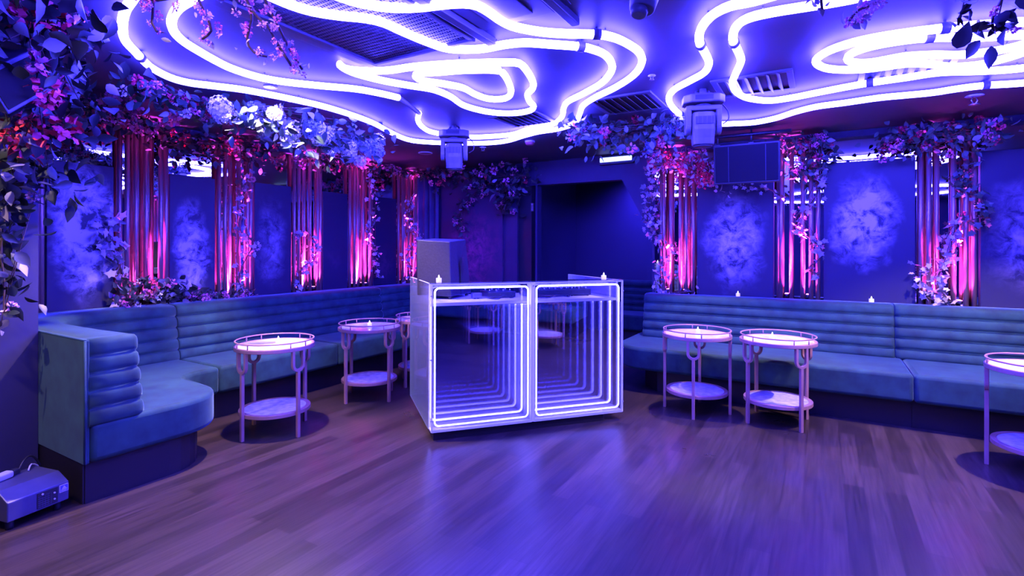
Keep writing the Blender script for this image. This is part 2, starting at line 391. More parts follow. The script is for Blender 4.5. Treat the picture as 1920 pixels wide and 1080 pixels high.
# ------------------------------------------------------------------ rod columns
FR = [.09, .18, .36, .57, .77, .90]
def rods(a0, a1, left, label, zt=ZC - .01, zb=.60, jit=0):
    r_ = random.Random(int(a0 * 1000) + 5)
    mid = (a0 + a1) / 2
    t = thing('rod_column', label, 'column', W(mid, V_L, 0) if left else W(U_B, mid, 0), RZ + (PI / 2 if left else 0), 'copper rod columns')
    # local x runs along the wall, the room is towards local -y
    t['kind'] = 'thing'
    for i, fr in enumerate(FR):
        x = (fr + r_.uniform(-.025, .025) - .5) * (a1 - a0)
        if left: x = x
        y = -(.050 + (.032 if i % 3 == 1 else 0) + r_.uniform(0, .008))
        obj('rod', MB().lathe([(.0185, zb), (.0185, zt)], 14, (x, y)), M['rod'], t)
    return t
LC = [(1.30, 1.572), (1.993, 2.41), (2.805, 3.20), (3.62, 4.03), (4.39, 4.80), (5.22, 5.64)]
RC = [(-1.53, -1.122), (-.414, 0.0), (.676, 1.10), (1.80, 2.22)]
lab = ['copper rod column nearest the dark pier, mostly hidden behind its edge', 'copper rod column with unlit rods above the near flower bed',
       'copper rod column second in view along the left wall, ivy at mid height', 'copper rod column glowing magenta right under the white and blue blooms',
       'copper rod column fourth in view along the left wall, with pink base glow', 'slim copper rod column in the far left corner behind the grey loudspeaker']
for (a, b), s_ in zip(LC, lab): rods(a, b, True, s_)
lab = ['copper rod column right of the alcove, ivy trailing down its left side', 'copper rod column beside the hanging loudspeaker',
       'copper rod column at the far right of view with brownish rods', 'copper rod column beyond the right edge of view']
for (a, b), s_ in zip(RC, lab): rods(a, b, False, s_)

# magenta uplights standing behind the bench tops
def uplight(u, v, power, label, col=(1, .06, 1.0)):
    z = .845
    t = thing('uplight', label, 'uplight', W(u, v, z), RZ, 'magenta uplights at the column feet')
    obj('housing', MB().lathe([(.020, 0), (.022, .004), (.022, .026), (.019, .030)], 16), M['black'], t)
    obj('lens', MB().lathe([(.001, .0305), (.016, .0305), (.016, .0335), (.001, .034)], 16), M['lens_pink'], t)
    li = bpy.data.lights.new('uplight_beam', 'SPOT'); li.energy = power * 1.6; li.color = col; li.spot_size = math.radians(84); li.spot_blend = .9; li.shadow_soft_size = .015
    lo = bpy.data.objects.new('uplight_beam', li); COL.objects.link(lo); lo.parent = t; lo.location = (0, 0, .040); lo.rotation_euler = (PI, 0, 0)
    li = bpy.data.lights.new('uplight_throw', 'SPOT'); li.energy = power * 90; li.color = col; li.spot_size = math.radians(25); li.spot_blend = 1.0; li.shadow_soft_size = .012
    lo = bpy.data.objects.new('uplight_throw', li); COL.objects.link(lo); lo.parent = t; lo.location = (0, 0, .042); lo.rotation_euler = (PI, 0, 0)
    return t
names = ['second in view', 'third', 'fourth', 'corner']
for (a, b), p, nm in zip(LC[1:], (4.5, 7, 9, 9, 8), ['first', 'second', 'third', 'fourth', 'corner']):
    for k, fr in enumerate((.30, .70)):
        uplight(a + (b - a) * fr, V_L + .045, p * 3.0, 'black uplight, %s rod column of the left wall, %s one of its pair' % (nm, ('near', 'far')[k]))
for (a, b), p, nm in zip(RC, (9, 9, 9, 9), ['ivy draped', 'loudspeaker side', 'brownish right hand', 'out of view']):
    for k, fr in enumerate((.27, .70)):
        uplight(U_B - .045, a + (b - a) * fr, p * 3.0, 'black uplight, %s rod column of the back wall, %s one of its pair' % (nm, ('left', 'right')[k]))

# ------------------------------------------------------------------ banquettes  (local x = v, local y = u)
ZS0, ZS1, ZB = .205, .408, .832
def ribbed(path, backs, m=M['velvet'], z0=ZS1 - .015, z1=ZB, ch=5, lean=.07, bul=.029):
    """channel-quilted backrest: front path points (x, y, nx, ny) pointing to the sitter, back points (x, y)"""
    mb = MB(); prof = []
    for c in range(ch):
        for k in range(7):
            t = k / 6; z = z0 + (z1 - z0) * (c + t) / ch
            g = math.sqrt(max(0, 1 - abs(2 * t - 1) ** 2))
            if c == ch - 1 and t > .5:
                g = math.sqrt(max(0, 1 - (2 * t - 1) ** 4))
            prof.append((lean * ((z - z0) / (z1 - z0)) - bul * g, z))
    K = len(prof) + 3; vs = []
    for pth, (bx, by) in zip(path, backs):
        x, y, nx, ny = pth[:4]; kf = pth[4] if len(pth) > 4 else 1.0
        for d, z in prof: vs.append((x - nx * d * kf, y - ny * d * kf, z))
        d, z = prof[-1]; d *= kf; fx, fy = x - nx * d, y - ny * d
        vs.append((fx + (bx - fx) * .25, fy + (by - fy) * .25, z1 + .006)); vs.append((bx, by, z1 + .002)); vs.append((bx, by, z0))
    N = len(path); fs = []
    for i in range(N - 1):
        for j in range(K - 1): fs.append((i * K + j, (i + 1) * K + j, (i + 1) * K + j + 1, i * K + j + 1))
        fs.append((i * K + K - 1, (i + 1) * K + K - 1, (i + 1) * K, i * K))
    fs.append(tuple(range(K))); fs.append(tuple((N - 1) * K + j for j in range(K - 1, -1, -1)))
    mb.add(vs, fs, True); mb.smooth.discard(len(mb.f) - 1); mb.smooth.discard(len(mb.f) - 2)
    return mb
def seat(t, poly, kick, m=M['velvet']):
    obj('seat_cushion', MB().prism(poly, ZS0, ZS1), m, t, bevel=.028, segs=4)
    if kick: obj('kickboard', MB().prism(kick, 0, ZS0 + .005), M['kick'], t)
VF, VB, VW = -3.90, -4.47, -4.838       # left bench: seat front, backrest face, wall side
UA0, UA1 = 1.19, 1.455                  # its returning arm: outer face, inner face
VA = -3.19
# near corner unit with the arm
t = thing('banquette', 'teal velvet corner bench whose ribbed arm end faces the dance floor, beside the dark pier', 'bench', (0, 0, 0), RZ, 'teal velvet banquettes')
path = [(VA + .0, UA0 + .012, 1, 0, .3), (VA, UA0 + .10, 1, 0, .35), (VA, UA1 - .05, 1, 0, .35)]
for a in (20, 45, 70): path.append((VA - .05 + .05 * math.cos(math.radians(a)), UA1 - .05 + .05 * math.sin(math.radians(a)), math.cos(math.radians(a)), math.sin(math.radians(a)), .35 + .2 * a / 90))
path += [(VA - .05 - .35 * k / 3, UA1, 0, 1, .55 + .12 * k) for k in range(4)]
rr = .42; cx, cy = VB + rr, UA1 + rr
path += [(cx + rr * math.cos(math.radians(a)), cy + rr * math.sin(math.radians(a)), -math.cos(math.radians(a)), -math.sin(math.radians(a))) for a in range(270, 179, -9)]
path += [(VB, 2.05, 1, 0), (VB, 2.28, 1, 0)]
backs = []
for i, p in enumerate(path):
    if p[0] > VA - .06: backs.append((VA - .04, UA0 + .012))
    elif p[1] < UA1 + .02: backs.append((p[0], UA0 + .012))
    elif p[1] < UA1 + rr - .001:
        f = (p[1] - UA1) / rr
        if p[3] > p[2]: backs.append((VW + (p[0] - VW) * .62, UA0 + .012))
        else: backs.append((VW, UA0 + .012 + (p[1] - UA0) * .62))
    else: backs.append((VW, p[1]))
obj('backrest', ribbed(path, backs), M['velvet'], t)
obj('side_panel', MB().box(VW, VA - .005, UA0 - .010, UA0 + .016, ZS0, ZB + .004), M['velvet'], t, bevel=.008)
pp = MB().tube([(VA - .004, UA0 - .006, ZS0 + .005), (VA - .004, UA0 - .006, ZB)], .006, 6); pp.tube([(VA - .004, UA0 - .006, ZB), (VW, UA0 - .006, ZB)], .006, 6)
obj('piping', pp, M['velvet'], t)
poly = [(VW, UA0 + .016), (VA + .005, UA0 + .016)] + arc(VA + .005 - .30, 1.955 - .30, .30, 0, 90, 16) + [(-3.70, 1.955)] + \
       [(VF - .0 + .20 - .20 * math.sin(math.radians(a)), 1.955 + .20 - .20 * math.cos(math.radians(a))) for a in (0, 15, 30, 45, 60, 75, 90)] + [(VF, 2.285), (VW, 2.285)]
kick = [(VW, UA0 + .005), (VA - .03, UA0 + .005)] + arc(VA - .03 - .26, 1.955 - .10 - .26, .26, 0, 90, 6) + [(-3.75, 1.855), (VF - .10, 2.0), (VF - .10, 2.285), (VW, 2.285)]
seat(t, poly, kick)
# straight unit
t = thing('banquette', 'long straight teal velvet bench along the left wall behind the two side tables', 'bench', (0, 0, 0), RZ, 'teal velvet banquettes')
obj('backrest', ribbed([(VB, 2.288, 1, 0), (VB, 2.31, 1, 0), (VB, 4.55, 1, 0), (VB, 4.572, 1, 0)], [(VW, 2.288), (VW, 2.31), (VW, 4.55), (VW, 4.572)]), M['velvet'], t)
seat(t, [(VW, 2.291), (VF, 2.291), (VF, 3.412), (VW, 3.412)], [(VW, 2.291), (VF - .10, 2.291), (VF - .10, 4.57), (VW, 4.57)])
seat(t, [(VW, 3.418), (VF, 3.418), (VF, 4.572), (VW, 4.572)], None)
# far corner unit
t = thing('banquette', 'dark velvet corner bench in the far left corner, behind the lit booth', 'bench', (0, 0, 0), RZ, 'teal velvet banquettes')
UBK = U_B - .35; rr = .45; cx, cy = VB + rr, UBK - rr
path = [(VB, 4.578, 1, 0), (VB, 4.75, 1, 0)] + [(cx + rr * math.cos(math.radians(a)), cy + rr * math.sin(math.radians(a)), -math.cos(math.radians(a)), -math.sin(math.radians(a))) for a in range(180, 89, -9)] + [(-3.8, UBK, 0, -1), (-3.32, UBK, 0, -1)]
UWB = U_B - .04
backs = []
for p in path:
    if p[1] <= cy + 1e-6: backs.append((VW, p[1]))
    elif p[0] >= cx - 1e-6: backs.append((p[0], UWB))
    elif p[2] > -p[3]: backs.append((VW, cy + (UWB - cy) * (p[1] - cy) / rr * 1.2))
    else: backs.append((VW + (cx - VW) * (p[0] - VB) / rr * .9, UWB))
obj('backrest', ribbed(path, backs), M['velvet'], t)
seat(t, [(VW, 4.578), (VF, 4.578), (VF, 4.60)] + [(VF + .25 - .25 * math.cos(math.radians(a)), 4.45 + .25 * math.sin(math.radians(a)) + .0) for a in (60, 75, 90)] + [(-3.32, 4.70), (-3.32, UWB), (VW, UWB)],
     [(VW, 4.578), (VF - .10, 4.578), (VF - .10, 4.80), (-3.42, 4.80), (-3.42, UWB), (VW, UWB)])
# right hand units
UF, UBR, UWR = 4.672, 5.335, U_B - .075
t = thing('banquette', 'blue lit velvet bench against the back wall, left unit right of the alcove', 'bench', (0, 0, 0), RZ, 'teal velvet banquettes')
x0, x1 = -1.60, .505
path = [(x0, UBR + .20, -1, 0), (x0, UBR + .04, -1, 0)] + [(x0 + .04 - .04 * math.cos(math.radians(a)), UBR + .04 - .04 * math.sin(math.radians(a)), -math.cos(math.radians(a)), -math.sin(math.radians(a))) for a in (30, 60)] + [(x0 + .04, UBR, 0, -1), (x0 + .2, UBR, 0, -1), (x1 - .02, UBR, 0, -1), (x1, UBR, 0, -1)]
path = [(x0, UBR, 0, -1), (x0 + .015, UBR - .012, 0, -1), (x0 + .05, UBR, 0, -1), (x1 - .03, UBR, 0, -1), (x1, UBR + .01, 0, -1)]
path[0] = (x0, UBR + .02, 0, -1); path[1] = (x0 + .015, UBR + .004, 0, -1)
obj('backrest', ribbed(path, [(p[0], UWR) for p in path]), M['velvet'], t)
poly = [(x0 - .10, UWR)] + [(x0 - .10, UF + .32)] + [(x0 - .10 + .30 - .30 * math.cos(math.radians(a)), UF + .32 - .32 * math.sin(math.radians(a))) for a in range(5, 91, 5)] + [(x1 + .05, UF), (x1 + .05, UWR)]
kick = [(x0 + .12, UWR), (x0 + .12, UF + .36), (x0 + .30, UF + .12), (x1 + .05, UF + .12), (x1 + .05, UWR)]
seat(t, poly, kick)
t = thing('banquette', 'teal velvet bench against the back wall, right unit running out of view', 'bench', (0, 0, 0), RZ, 'teal velvet banquettes')
x0, x1 = .511, 2.55
path = [(x0, UBR + .01, 0, -1), (x0 + .03, UBR, 0, -1), (x1, UBR, 0, -1)]
obj('backrest', ribbed(path, [(p[0], UWR) for p in path]), M['velvet'], t)
seat(t, [(x0 + .046, UWR), (x0 + .046, UF), (x1, UF), (x1, UWR)], [(x0 + .046, UWR), (x0 + .046, UF + .12), (x1, UF + .12), (x1, UWR)])
# alcove unit
t = thing('banquette', 'dark bench deep inside the alcove, right of the lit booth', 'bench', (0, 0, 0), RZ, 'teal velvet banquettes')
ub = U_A - .34
path = [(O_L - .38, ub, 0, -1), (O_R + .05, ub, 0, -1)]
obj('backrest', ribbed(path, [(p[0], U_A - .01) for p in path]), M['velvet'], t)
seat(t, [(O_L - .38, ub - .55), (O_R + .05, ub - .55), (O_R + .05, U_A - .01), (O_L - .38, U_A - .01)], [(O_L - .38, ub - .43), (O_R + .05, ub - .43), (O_R + .05, U_A - .01), (O_L - .38, U_A - .01)])
# bench on the right wall, seen only in the mirrored booth front
t = thing('banquette', 'teal bench along the right wall, seen only as a reflection in the booth front', 'bench', (0, 0, 0), RZ, 'teal velvet banquettes')
path = [(2.60, 2.6, -1, 0), (2.60, -1.6, -1, 0)]
obj('backrest', ribbed(path, [(2.99, p[1]) for p in path]), M['velvet'], t)
seat(t, [(2.03, -1.6), (2.99, -1.6), (2.99, 2.6), (2.03, 2.6)], [(2.13, -1.6), (2.99, -1.6), (2.99, 2.6), (2.13, 2.6)])

# ------------------------------------------------------------------ side tables
def make_table(label, loc, rz):
    t = thing('side_table', label, 'side table', loc, rz, 'round two tier side tables')
    R, zt = .265, .594
    rim = MB().ring(R - .022, R, zt, zt + .026, 48); rim.lathe([(.0, zt + .002), (R - .02, zt + .002), (R - .02, zt + .012), (.0, zt + .012)], 48, cap=False, smooth=False)
    obj('tray_rim', rim, M['brass'], t, bevel=.003)
    obj('table_top', MB().lathe([(.0005, zt + .012), (R - .0225, zt + .012), (R - .0225, zt + .024), (.0005, zt + .0245)], 48, cap=False, smooth=False), M['marble'], t)
    rail = MB().tube([((R - .008) * math.cos(2 * PI * i / 48), (R - .008) * math.sin(2 * PI * i / 48), zt + .060) for i in range(48)], .0052, 8, True)
    obj('gallery_rail', rail, M['brass'], t)
    for k in range(8):
        a = 2 * PI * (k + .5) / 8 + (.16 if k % 2 else -.16)
        obj('rail_post', MB().lathe([(.0042, zt + .02), (.0042, zt + .058)], 8, ((R - .009) * math.cos(a), (R - .009) * math.sin(a))), M['brass'], t)
    for k in range(4):
        a = PI / 2 * k; T = Matrix.Rotation(a, 4, 'Z') @ Matrix.Translation((.249, 0, 0))
        lo_ = obj('leg', MB().box(-.011, .011, -.011, .011, 0, .458, T), M['brass'], t, bevel=.002)
        lg = MB()
        hw, zc = .040, .500                          # U fork, in the plane across the radius
        cen = [(0, hw * math.sin(math.radians(q)), zc - hw * math.cos(math.radians(q))) for q in range(-90, 91, 15)]
        cen = [(0, -hw, zt + .004)] + cen + [(0, hw, zt + .004)]
        prof = []
        N = len(cen)
        for i, c in enumerate(cen):
            if i == 0 or i == N - 1: nrm = Vector((0, -1 if i == 0 else 1, 0))
            else: nrm = Vector((0, c[1], c[2] - zc)).normalized()
            for sx, sn in ((-.011, -.0095), (.011, -.0095), (.011, .0095), (-.011, .0095)):
                prof.append(T @ (Vector(c) + Vector((sx, 0, 0)) + nrm * sn))
        lg.add(prof, [(i * 4 + j, i * 4 + (j + 1) % 4, (i + 1) * 4 + (j + 1) % 4, (i + 1) * 4 + j) for i in range(N - 1) for j in range(4)])
        lg.f += [(3, 2, 1, 0), tuple((N - 1) * 4 + j for j in range(4))]
        obj('fork', lg, M['brass'], lo_, bevel=.002)
    sh = MB().ring(.205, .236, .150, .176, 48); sh.lathe([(.0005, .152), (.207, .152), (.207, .166), (.0005, .166)], 48, cap=False, smooth=False)
    obj('shelf_ring', sh, M['brass'], t, bevel=.003)
    obj('shelf', MB().lathe([(.0005, .166), (.2045, .166), (.2045, .1745), (.0005, .175)], 48, cap=False, smooth=False), M['stone'], t)
    return t
proto = make_table('round pink gold side table nearest the left arm bench, its lower shelf all in shade', W(2.369, -3.360), RZ)
def table(loc, rz, label):
    c = copy_tree(proto); c.location = loc; c.rotation_euler = (0, 0, rz); c['label'] = label; return c
T1 = proto
T2 = table(W(3.329, -3.417), RZ - .08, 'round pink gold side table left of the booth with a half lit lower shelf')
T3 = table(W(3.975, -3.36), RZ, 'round pink gold side table partly seen through the booth side pane')
T4 = table(W(4.405, -.878), RZ + .10, 'round pink gold side table right of the booth, left one of the close pair')
T5 = table(W(4.443, -.298), RZ + .72, 'round pink gold side table right one of the close pair, lower shelf brightly lit')
T6 = table(Vector((3.064, 3.024, 0)), math.atan2(.67, -.7425), 'round pink gold side table cut off by the right edge of view')
for p, a, s_ in ((W(2.45, 1.28), .2, 'nearest the right hand bench end'), (W(1.55, 1.30), .7, 'middle one of three'), (W(.15, 1.45), .4, 'farthest of three'), (W(-.9, 1.40), .1, 'near the entrance wall')):
    table(p, RZ + a, 'side table seen only mirrored in the booth front, ' + s_)

# tea lights
def make_candle(label, loc):
    t = thing('tea_light', label, 'tea light', loc, 0, 'white flickering tea lights')
    obj('cup', MB().lathe([(.0185, 0), (.0190, .001), (.0190, .028), (.0175, .0295), (.012, .0285), (.0005, .028)], 20), M['wax'], t)
    obj('flame', MB().lathe([(.0035, .027), (.0055, .033), (.0048, .040), (.0022, .047), (.0003, .052)], 10), M['flame'], t)
    return t
cproto = make_candle('white tea light on the side table nearest the arm bench', W(2.40, -3.37, .6185))
def candle(loc, label):
    c = copy_tree(cproto); c.location = loc; c['label'] = label
for tb, s_, dx, dy in ((T2, 'white tea light on the table with the half lit shelf', .0, .0), (T3, 'white tea light on the table seen through the booth side', .03, .0),
                       (T4, 'white tea light on the left table of the close pair', .02, .03), (T5, 'white tea light on the right table of the close pair', -.03, .02)):
    candle(Vector(tb.location) + Vector((dx, dy, .6185)), s_)
candle(W(UWR - .06, -.72, ZB + .006), 'white tea light on the back bench below the hanging loudspeaker')
candle(W(UWR - .06, .36, ZB + .006), 'white tea light on the back bench near its middle seam')

# ------------------------------------------------------------------ lit booth (local x along the front, y away from the dance floor)
BL = Vector((-.545, 3.53, 0)); BR_ = math.atan2(.478, 1.395); BW = 1.475
B = thing('booth', 'clear acrylic DJ booth with glowing mirrored front in two bays', 'booth', BL, BR_)
z0, z1, zd, dp = .062, 1.060, .922, .97
obj('plinth', MB().box(.025, 1.32, .03, .60, 0, z0), M['kick'], B)
half = BW / 2
for k in range(2):
    xa = .010 if k == 0 else half + .010; xb = half - .010 if k == 0 else BW - .010
    obj('front_pane', MB().box(xa, xb, 0, .006, z0, z1), M['clear'], B)
    obj('mirror_film', MB().add([(xa, .012, z0 + .005), (xb, .012, z0 + .005), (xb, .012, zd - .02), (xa, .012, zd - .02)], [(0, 1, 2, 3)]) or (lambda m_: m_)(None), M['film'], B) if False else None
    f_ = MB(); f_.box(xa, xb, .0105, .012, z0 + .004, zd - .022); obj('mirror_film', f_, M['film'], B)
    f_ = MB(); f_.box(xa, xb, .083, .087, z0 + .004, zd - .022); obj('back_mirror', f_, M['backmirror'], B)
    obj('back_pane', MB().box(xa, xb, .083, .088, zd, z1 - .008), M['clear'], B)
    # LED outline with rounded corners
    r_ = .030; ax, bx, az, bz = xa + .022, xb - .022, z0 + .034, z1 - .030
    pts = []
    for cx, cz, a0 in ((bx - r_, bz - r_, 0), (ax + r_, bz - r_, 90), (ax + r_, az + r_, 180), (bx - r_, az + r_, 270)):
        for q in range(0, 91, 15): pts.append((cx + r_ * math.cos(math.radians(a0 + q)), .019, cz + r_ * math.sin(math.radians(a0 + q))))
    obj('led_outline', MB().tube(pts, .0058, 8, True), M['led'], B)
    # edge bars of the acrylic box of this bay
    fr = MB()
    for (a, b) in ((xa - .006, xa + .004), (xb - .004, xb + .006)):
        fr.box(a, b, .000, .010, z0, z1); fr.box(a, b, .080, .090, z0, z1)
    for (a, b) in ((z0 - .002, z0 + .012), (z1 - .010, z1)):
        fr.box(xa, xb, .000, .010, a, b); fr.box(xa, xb, .080, .090, a, b)
    obj('edge_frame', fr, M['edge'], B)
obj('mid_post', MB().box(half - .012, half + .012, .002, .085, z0, z1 - .01), M['edge'], B)
obj('bottom_strip', MB().box(.004, BW - .004, .012, .080, z0 - .001, z0 + .010), M['desk'], B)
obj('top_lid', MB().box(.0, BW, .0, .17, z1, z1 + .006), M['clear'], B)
for x in (0, BW - .010):
    obj('side_pane', MB().box(x, x + .010, .092, dp, z0, z1), M['milky'], B)
    e = MB().box(x, x + .010, dp, dp + .003, z0, z1); e.box(x, x + .010, .092, dp, z1, z1 + .002); e.box(x, x + .010, .092, dp, z0 - .002, z0)
    obj('pane_edge', e, M['edge'], B)
obj('desk', MB().box(.012, BW - .012, .092, .72, zd - .020, zd), M['desk'], B)
for x, z in ((.004, .98), (.004, .55), (.004, .14), (BW - .004, .98), (BW - .004, .55), (BW - .004, .14), (half, 1.035)):
    obj('screw', MB().lathe([(.006, -.003), (.006, .0), (.003, .001)], 10, T=Matrix.Translation((x, -.001, z)) @ Matrix.Rotation(PI / 2, 4, 'X')), M['steel'], B)
def bpt(x, y, z): return Vector((BL.x + x * math.cos(BR_) - y * math.sin(BR_), BL.y + x * math.sin(BR_) + y * math.cos(BR_), z))
candle(bpt(.075, .10, z1 + .006), 'white tea light on the left end of the lit booth')
candle(bpt(1.36, .10, z1 + .006), 'white tea light on the right end of the lit booth')
# gear on the desk
def gear(name, label, cat, x, y, w, d, h, ch, rz=0, knobs=(5, 3), m='black'):
    t = thing(name, label, cat, bpt(x, y, zd), BR_ + rz)
    obj('case', MB().box(-w / 2, w / 2, -d / 2, d / 2, .006, h), M[m], t, bevel=.005)
    for sx in (-1, 1):
        for sy in (-1, 1): obj('foot', MB().lathe([(.008, 0), (.008, .007)], 8, (sx * (w / 2 - .02), sy * (d / 2 - .02))), M['black'], t)
    if ch:
        for i in range(knobs[0]):
            for j in range(knobs[1]):
                obj('knob', MB().lathe([(.007, h), (.006, h + .014), (.0005, h + .015)], 8, (-w / 2 + w * (i + .5) / knobs[0], -d / 2 + d * (j + .5) / knobs[1])), M['white'] if (i + j) % 3 else M['steel'], t)
    return t
gear('audio_mixer', 'black audio mixer with rows of pale knobs on the booth desk, right bay', 'mixer', .99, .40, .34, .26, .060, True, .05, (7, 4))
gear('media_player', 'black deck with pale knobs on the booth desk, beside the middle post', 'player', .60, .42, .22, .24, .05, True, 0, (4, 2))
gear('control_box', 'small grey box on the booth desk between cables, left bay', 'control box', .405, .33, .07, .05, .045, False, .2, m='grey')
gear('media_player', 'black deck with knobs at the right end of the booth desk', 'player', 1.27, .42, .18, .24, .055, True, -.05, (3, 3))
def cable(name, label, pts, r=.0035, m='black'):
    tag(obj(name, MB().tube(catmull(pts, step=.02), r, 6), M[m]), label, 'cable')
cable('audio_cable', 'black cable looping across the booth desk in the left bay', [bpt(.44, .30, zd + .02), bpt(.49, .24, zd + .006), bpt(.55, .22, zd + .005), bpt(.60, .25, zd + .03), bpt(.66, .26, zd + .006), bpt(.70, .34, zd + .03)])
cable('audio_cable', 'black cable lying in front of the mixer on the booth desk', [bpt(.80, .30, zd + .03), bpt(.86, .22, zd + .005), bpt(.95, .20, zd + .005), bpt(1.03, .23, zd + .02), bpt(1.12, .22, zd + .005), bpt(1.19, .33, zd + .03)])
# monitor loudspeaker on the desk
pA, pB_, pC = on_d(782, 500, 4.02), on_d(846, 500, 3.88), on_d(884, 500, 4.24)
pD = pA + pC - pB_
zt_ = 1.405; cen = (pA + pC) / 2
qA, qB, qC = on_d(781, 456, 4.02), on_d(843, 456, 3.88), on_d(873, 442, 4.24)
T_ = thing('loudspeaker', 'grey wedge loudspeaker standing on the left end of the booth desk', 'loudspeaker', (cen.x, cen.y, zd), 0)
def L_(p, z): return Vector((p.x - cen.x, p.y - cen.y, z))
lo = [L_(pA, .022), L_(pB_, .022), L_(pC, .022), L_(pD, .022)]
qD = Vector((qA.x + qC.x - qB.x, qA.y + qC.y - qB.y, 0))
hi = [L_(qA, .445), L_(qB, .43), L_(qC, .452), L_(qD, .462)]
obj('cabinet', MB().hexa(lo, hi), M['cab'], T_, bevel=.008)
e1 = (lo[2] - lo[1]).normalized(); n1 = Vector((e1.y, -e1.x, 0))
mid = lo[1] * .48 + lo[2] * .52
bk = MB(); c0 = mid + n1 * .004; bk.hexa([c0 - e1 * .022 + Vector((0, 0, .0)), c0 + e1 * .022, c0 + e1 * .022 - n1 * .008, c0 - e1 * .022 - n1 * .008], [c0 - e1 * .018 + Vector((0, 0, .29)), c0 + e1 * .020 + Vector((0, 0, .29)), c0 + e1 * .020 - n1 * .01 + Vector((0, 0, .29)), c0 - e1 * .018 - n1 * .01 + Vector((0, 0, .29))])
obj('handle_recess', bk, M['black'], T_)
for p in lo: obj('foot', MB().lathe([(.014, 0), (.014, .024)], 10, (p.x * .82, p.y * .82)), M['black'], T_)

# ------------------------------------------------------------------ neon on the ceiling
ZT, RT = 2.326, .0205
def px_path(L): return [on_z(x, y, ZT) for x, y in L]
def neon(label, pxs, closed, clips=(), extra=None, cut=None):
    pts = catmull(px_path(pxs), closed, .045)
    c = sum(pts, Vector()) / len(pts)
    t = thing('neon_tube', label, 'neon light', (c.x, c.y, ZC), 0, 'blue white neon curves on the ceiling')
    off = Vector((c.x, c.y, ZC))
    obj('tube', MB().tube([p - off for p in pts], RT, 10, closed), M['tube'], t)
    if extra:
        ep = [p - off for p in px_path(extra)]
        obj('unlit_link', MB().tube(ep, RT * .8, 10), M['tube_off'], t)
    for (x, y) in clips:
        p = on_z(x, y, ZT) - off
        i = min(range(len(pts)), key=lambda k: (pts[k] - off - p).length)
        a = pts[i] - off; d = (pts[(i + 1) % len(pts)] - pts[i - 1]).normalized()
        q = d.to_track_quat('Z', 'Y').to_matrix().to_4x4()
        m_ = MB().lathe([(RT + .001, -.018), (RT + .006, -.018), (RT + .006, .018), (RT + .001, .018)], 16, cap=False, T=Matrix.Translation(a) @ q)
        m_.tube([a + Vector((0, 0, RT)), a + Vector((0, 0, -a.z))], .006, 6)
        obj('clip', m_, M['clip'], t)
    n_ = max(4, int(len(pts) / 14))
    for k in range(n_):
        a = pts[int((k + .5) * len(pts) / n_)] - off
        obj('standoff', MB().tube([a + Vector((0, 0, RT * .8)), Vector((a.x, a.y, 0))], .004, 6), M['clip'], t)
    return t
L1 = [(245, 3), (233, 23), (228, 50), (233, 77), (253, 100), (280, 127), (317, 147), (353, 157), (400, 163), (450, 169), (500, 178), (550, 188), (607, 201), (660, 217), (700, 232), (730, 248), (763, 262), (800, 267), (867, 269), (917, 268), (950, 264), (983, 254), (1010, 247), (1047, 241), (1077, 230), (1086, 213), (1092, 198), (1113, 183), (1153, 163), (1187, 140), (1202, 117), (1197, 97), (1173, 80), (1147, 69), (1117, 64), (1067, 63), (1017, 60), (967, 51), (940, 40), (917, 24), (893, 10), (867, 6), (833, 8), (783, 14), (733, 15), (683, 8), (640, -4), (580, -30), (520, -70), (420, -105), (330, -75), (270, -30)]
neon('largest left neon curve, outermost of its nest of loops', L1, True, [(1117, 64), (263, 108)])
L2 = [(785, 213), (783, 227), (793, 240), (813, 249), (867, 257), (917, 256), (960, 252), (987, 243), (1010, 238), (1037, 232), (1053, 218), (1056, 202), (1064, 190), (1093, 175), (1127, 155), (1145, 133), (1145, 117), (1133, 102), (1113, 93), (1087, 87), (1033, 83), (983, 80), (943, 84), (900, 92), (843, 92), (800, 79), (750, 58), (717, 43), (683, 35), (633, 30), (583, 22), (543, 10), (500, -8), (450, -28), (400, -22), (365, -2), (338, 13), (325, 28), (320, 45), (326, 63), (343, 80), (370, 97), (400, 114), (433, 130), (483, 146), (533, 155), (600, 162), (667, 168), (717, 177), (747, 184)]
neon('left neon curve just inside the outermost one, broken by an unlit link', L2, False, [(1087, 87)], [(747, 184), (766, 198), (785, 213)])
L3 = [(635, 121), (645, 129), (667, 133), (700, 134), (733, 132), (773, 126), (833, 121), (900, 118), (950, 117), (973, 119), (987, 133), (998, 153), (998, 165), (988, 177), (992, 190), (1000, 199), (993, 207), (967, 212), (933, 212), (900, 207), (867, 197), (843, 181), (810, 168), (767, 161), (717, 152), (667, 139), (642, 128)]
neon('left neon loop around the innermost small loop', L3, True)
L4 = [(937, 133), (917, 131), (867, 132), (817, 136), (785, 138), (778, 144), (793, 152), (833, 158), (867, 165), (890, 177), (913, 185), (937, 186), (953, 181), (957, 168), (949, 147), (941, 136)]
neon('innermost and smallest left neon loop', L4, False)
R1 = [(1413, 0), (1367, 10), (1333, 28), (1313, 53), (1310, 77), (1320, 97), (1328, 117), (1319, 135), (1293, 150), (1263, 167), (1253, 183), (1260, 200), (1280, 217), (1305, 227), (1347, 231), (1380, 230), (1413, 228), (1453, 220), (1490, 208), (1530, 198), (1580, 191), (1647, 181), (1697, 176), (1747, 171), (1797, 163), (1847, 157), (1920, 152), (2010, 140), (2090, 110), (2120, 60), (2080, 0), (1990, -60), (1850, -90), (1700, -80), (1580, -50), (1480, -20)]
neon('largest right neon curve, outermost of its nest of loops', R1, True, [(1311, 80), (1842, 157)])
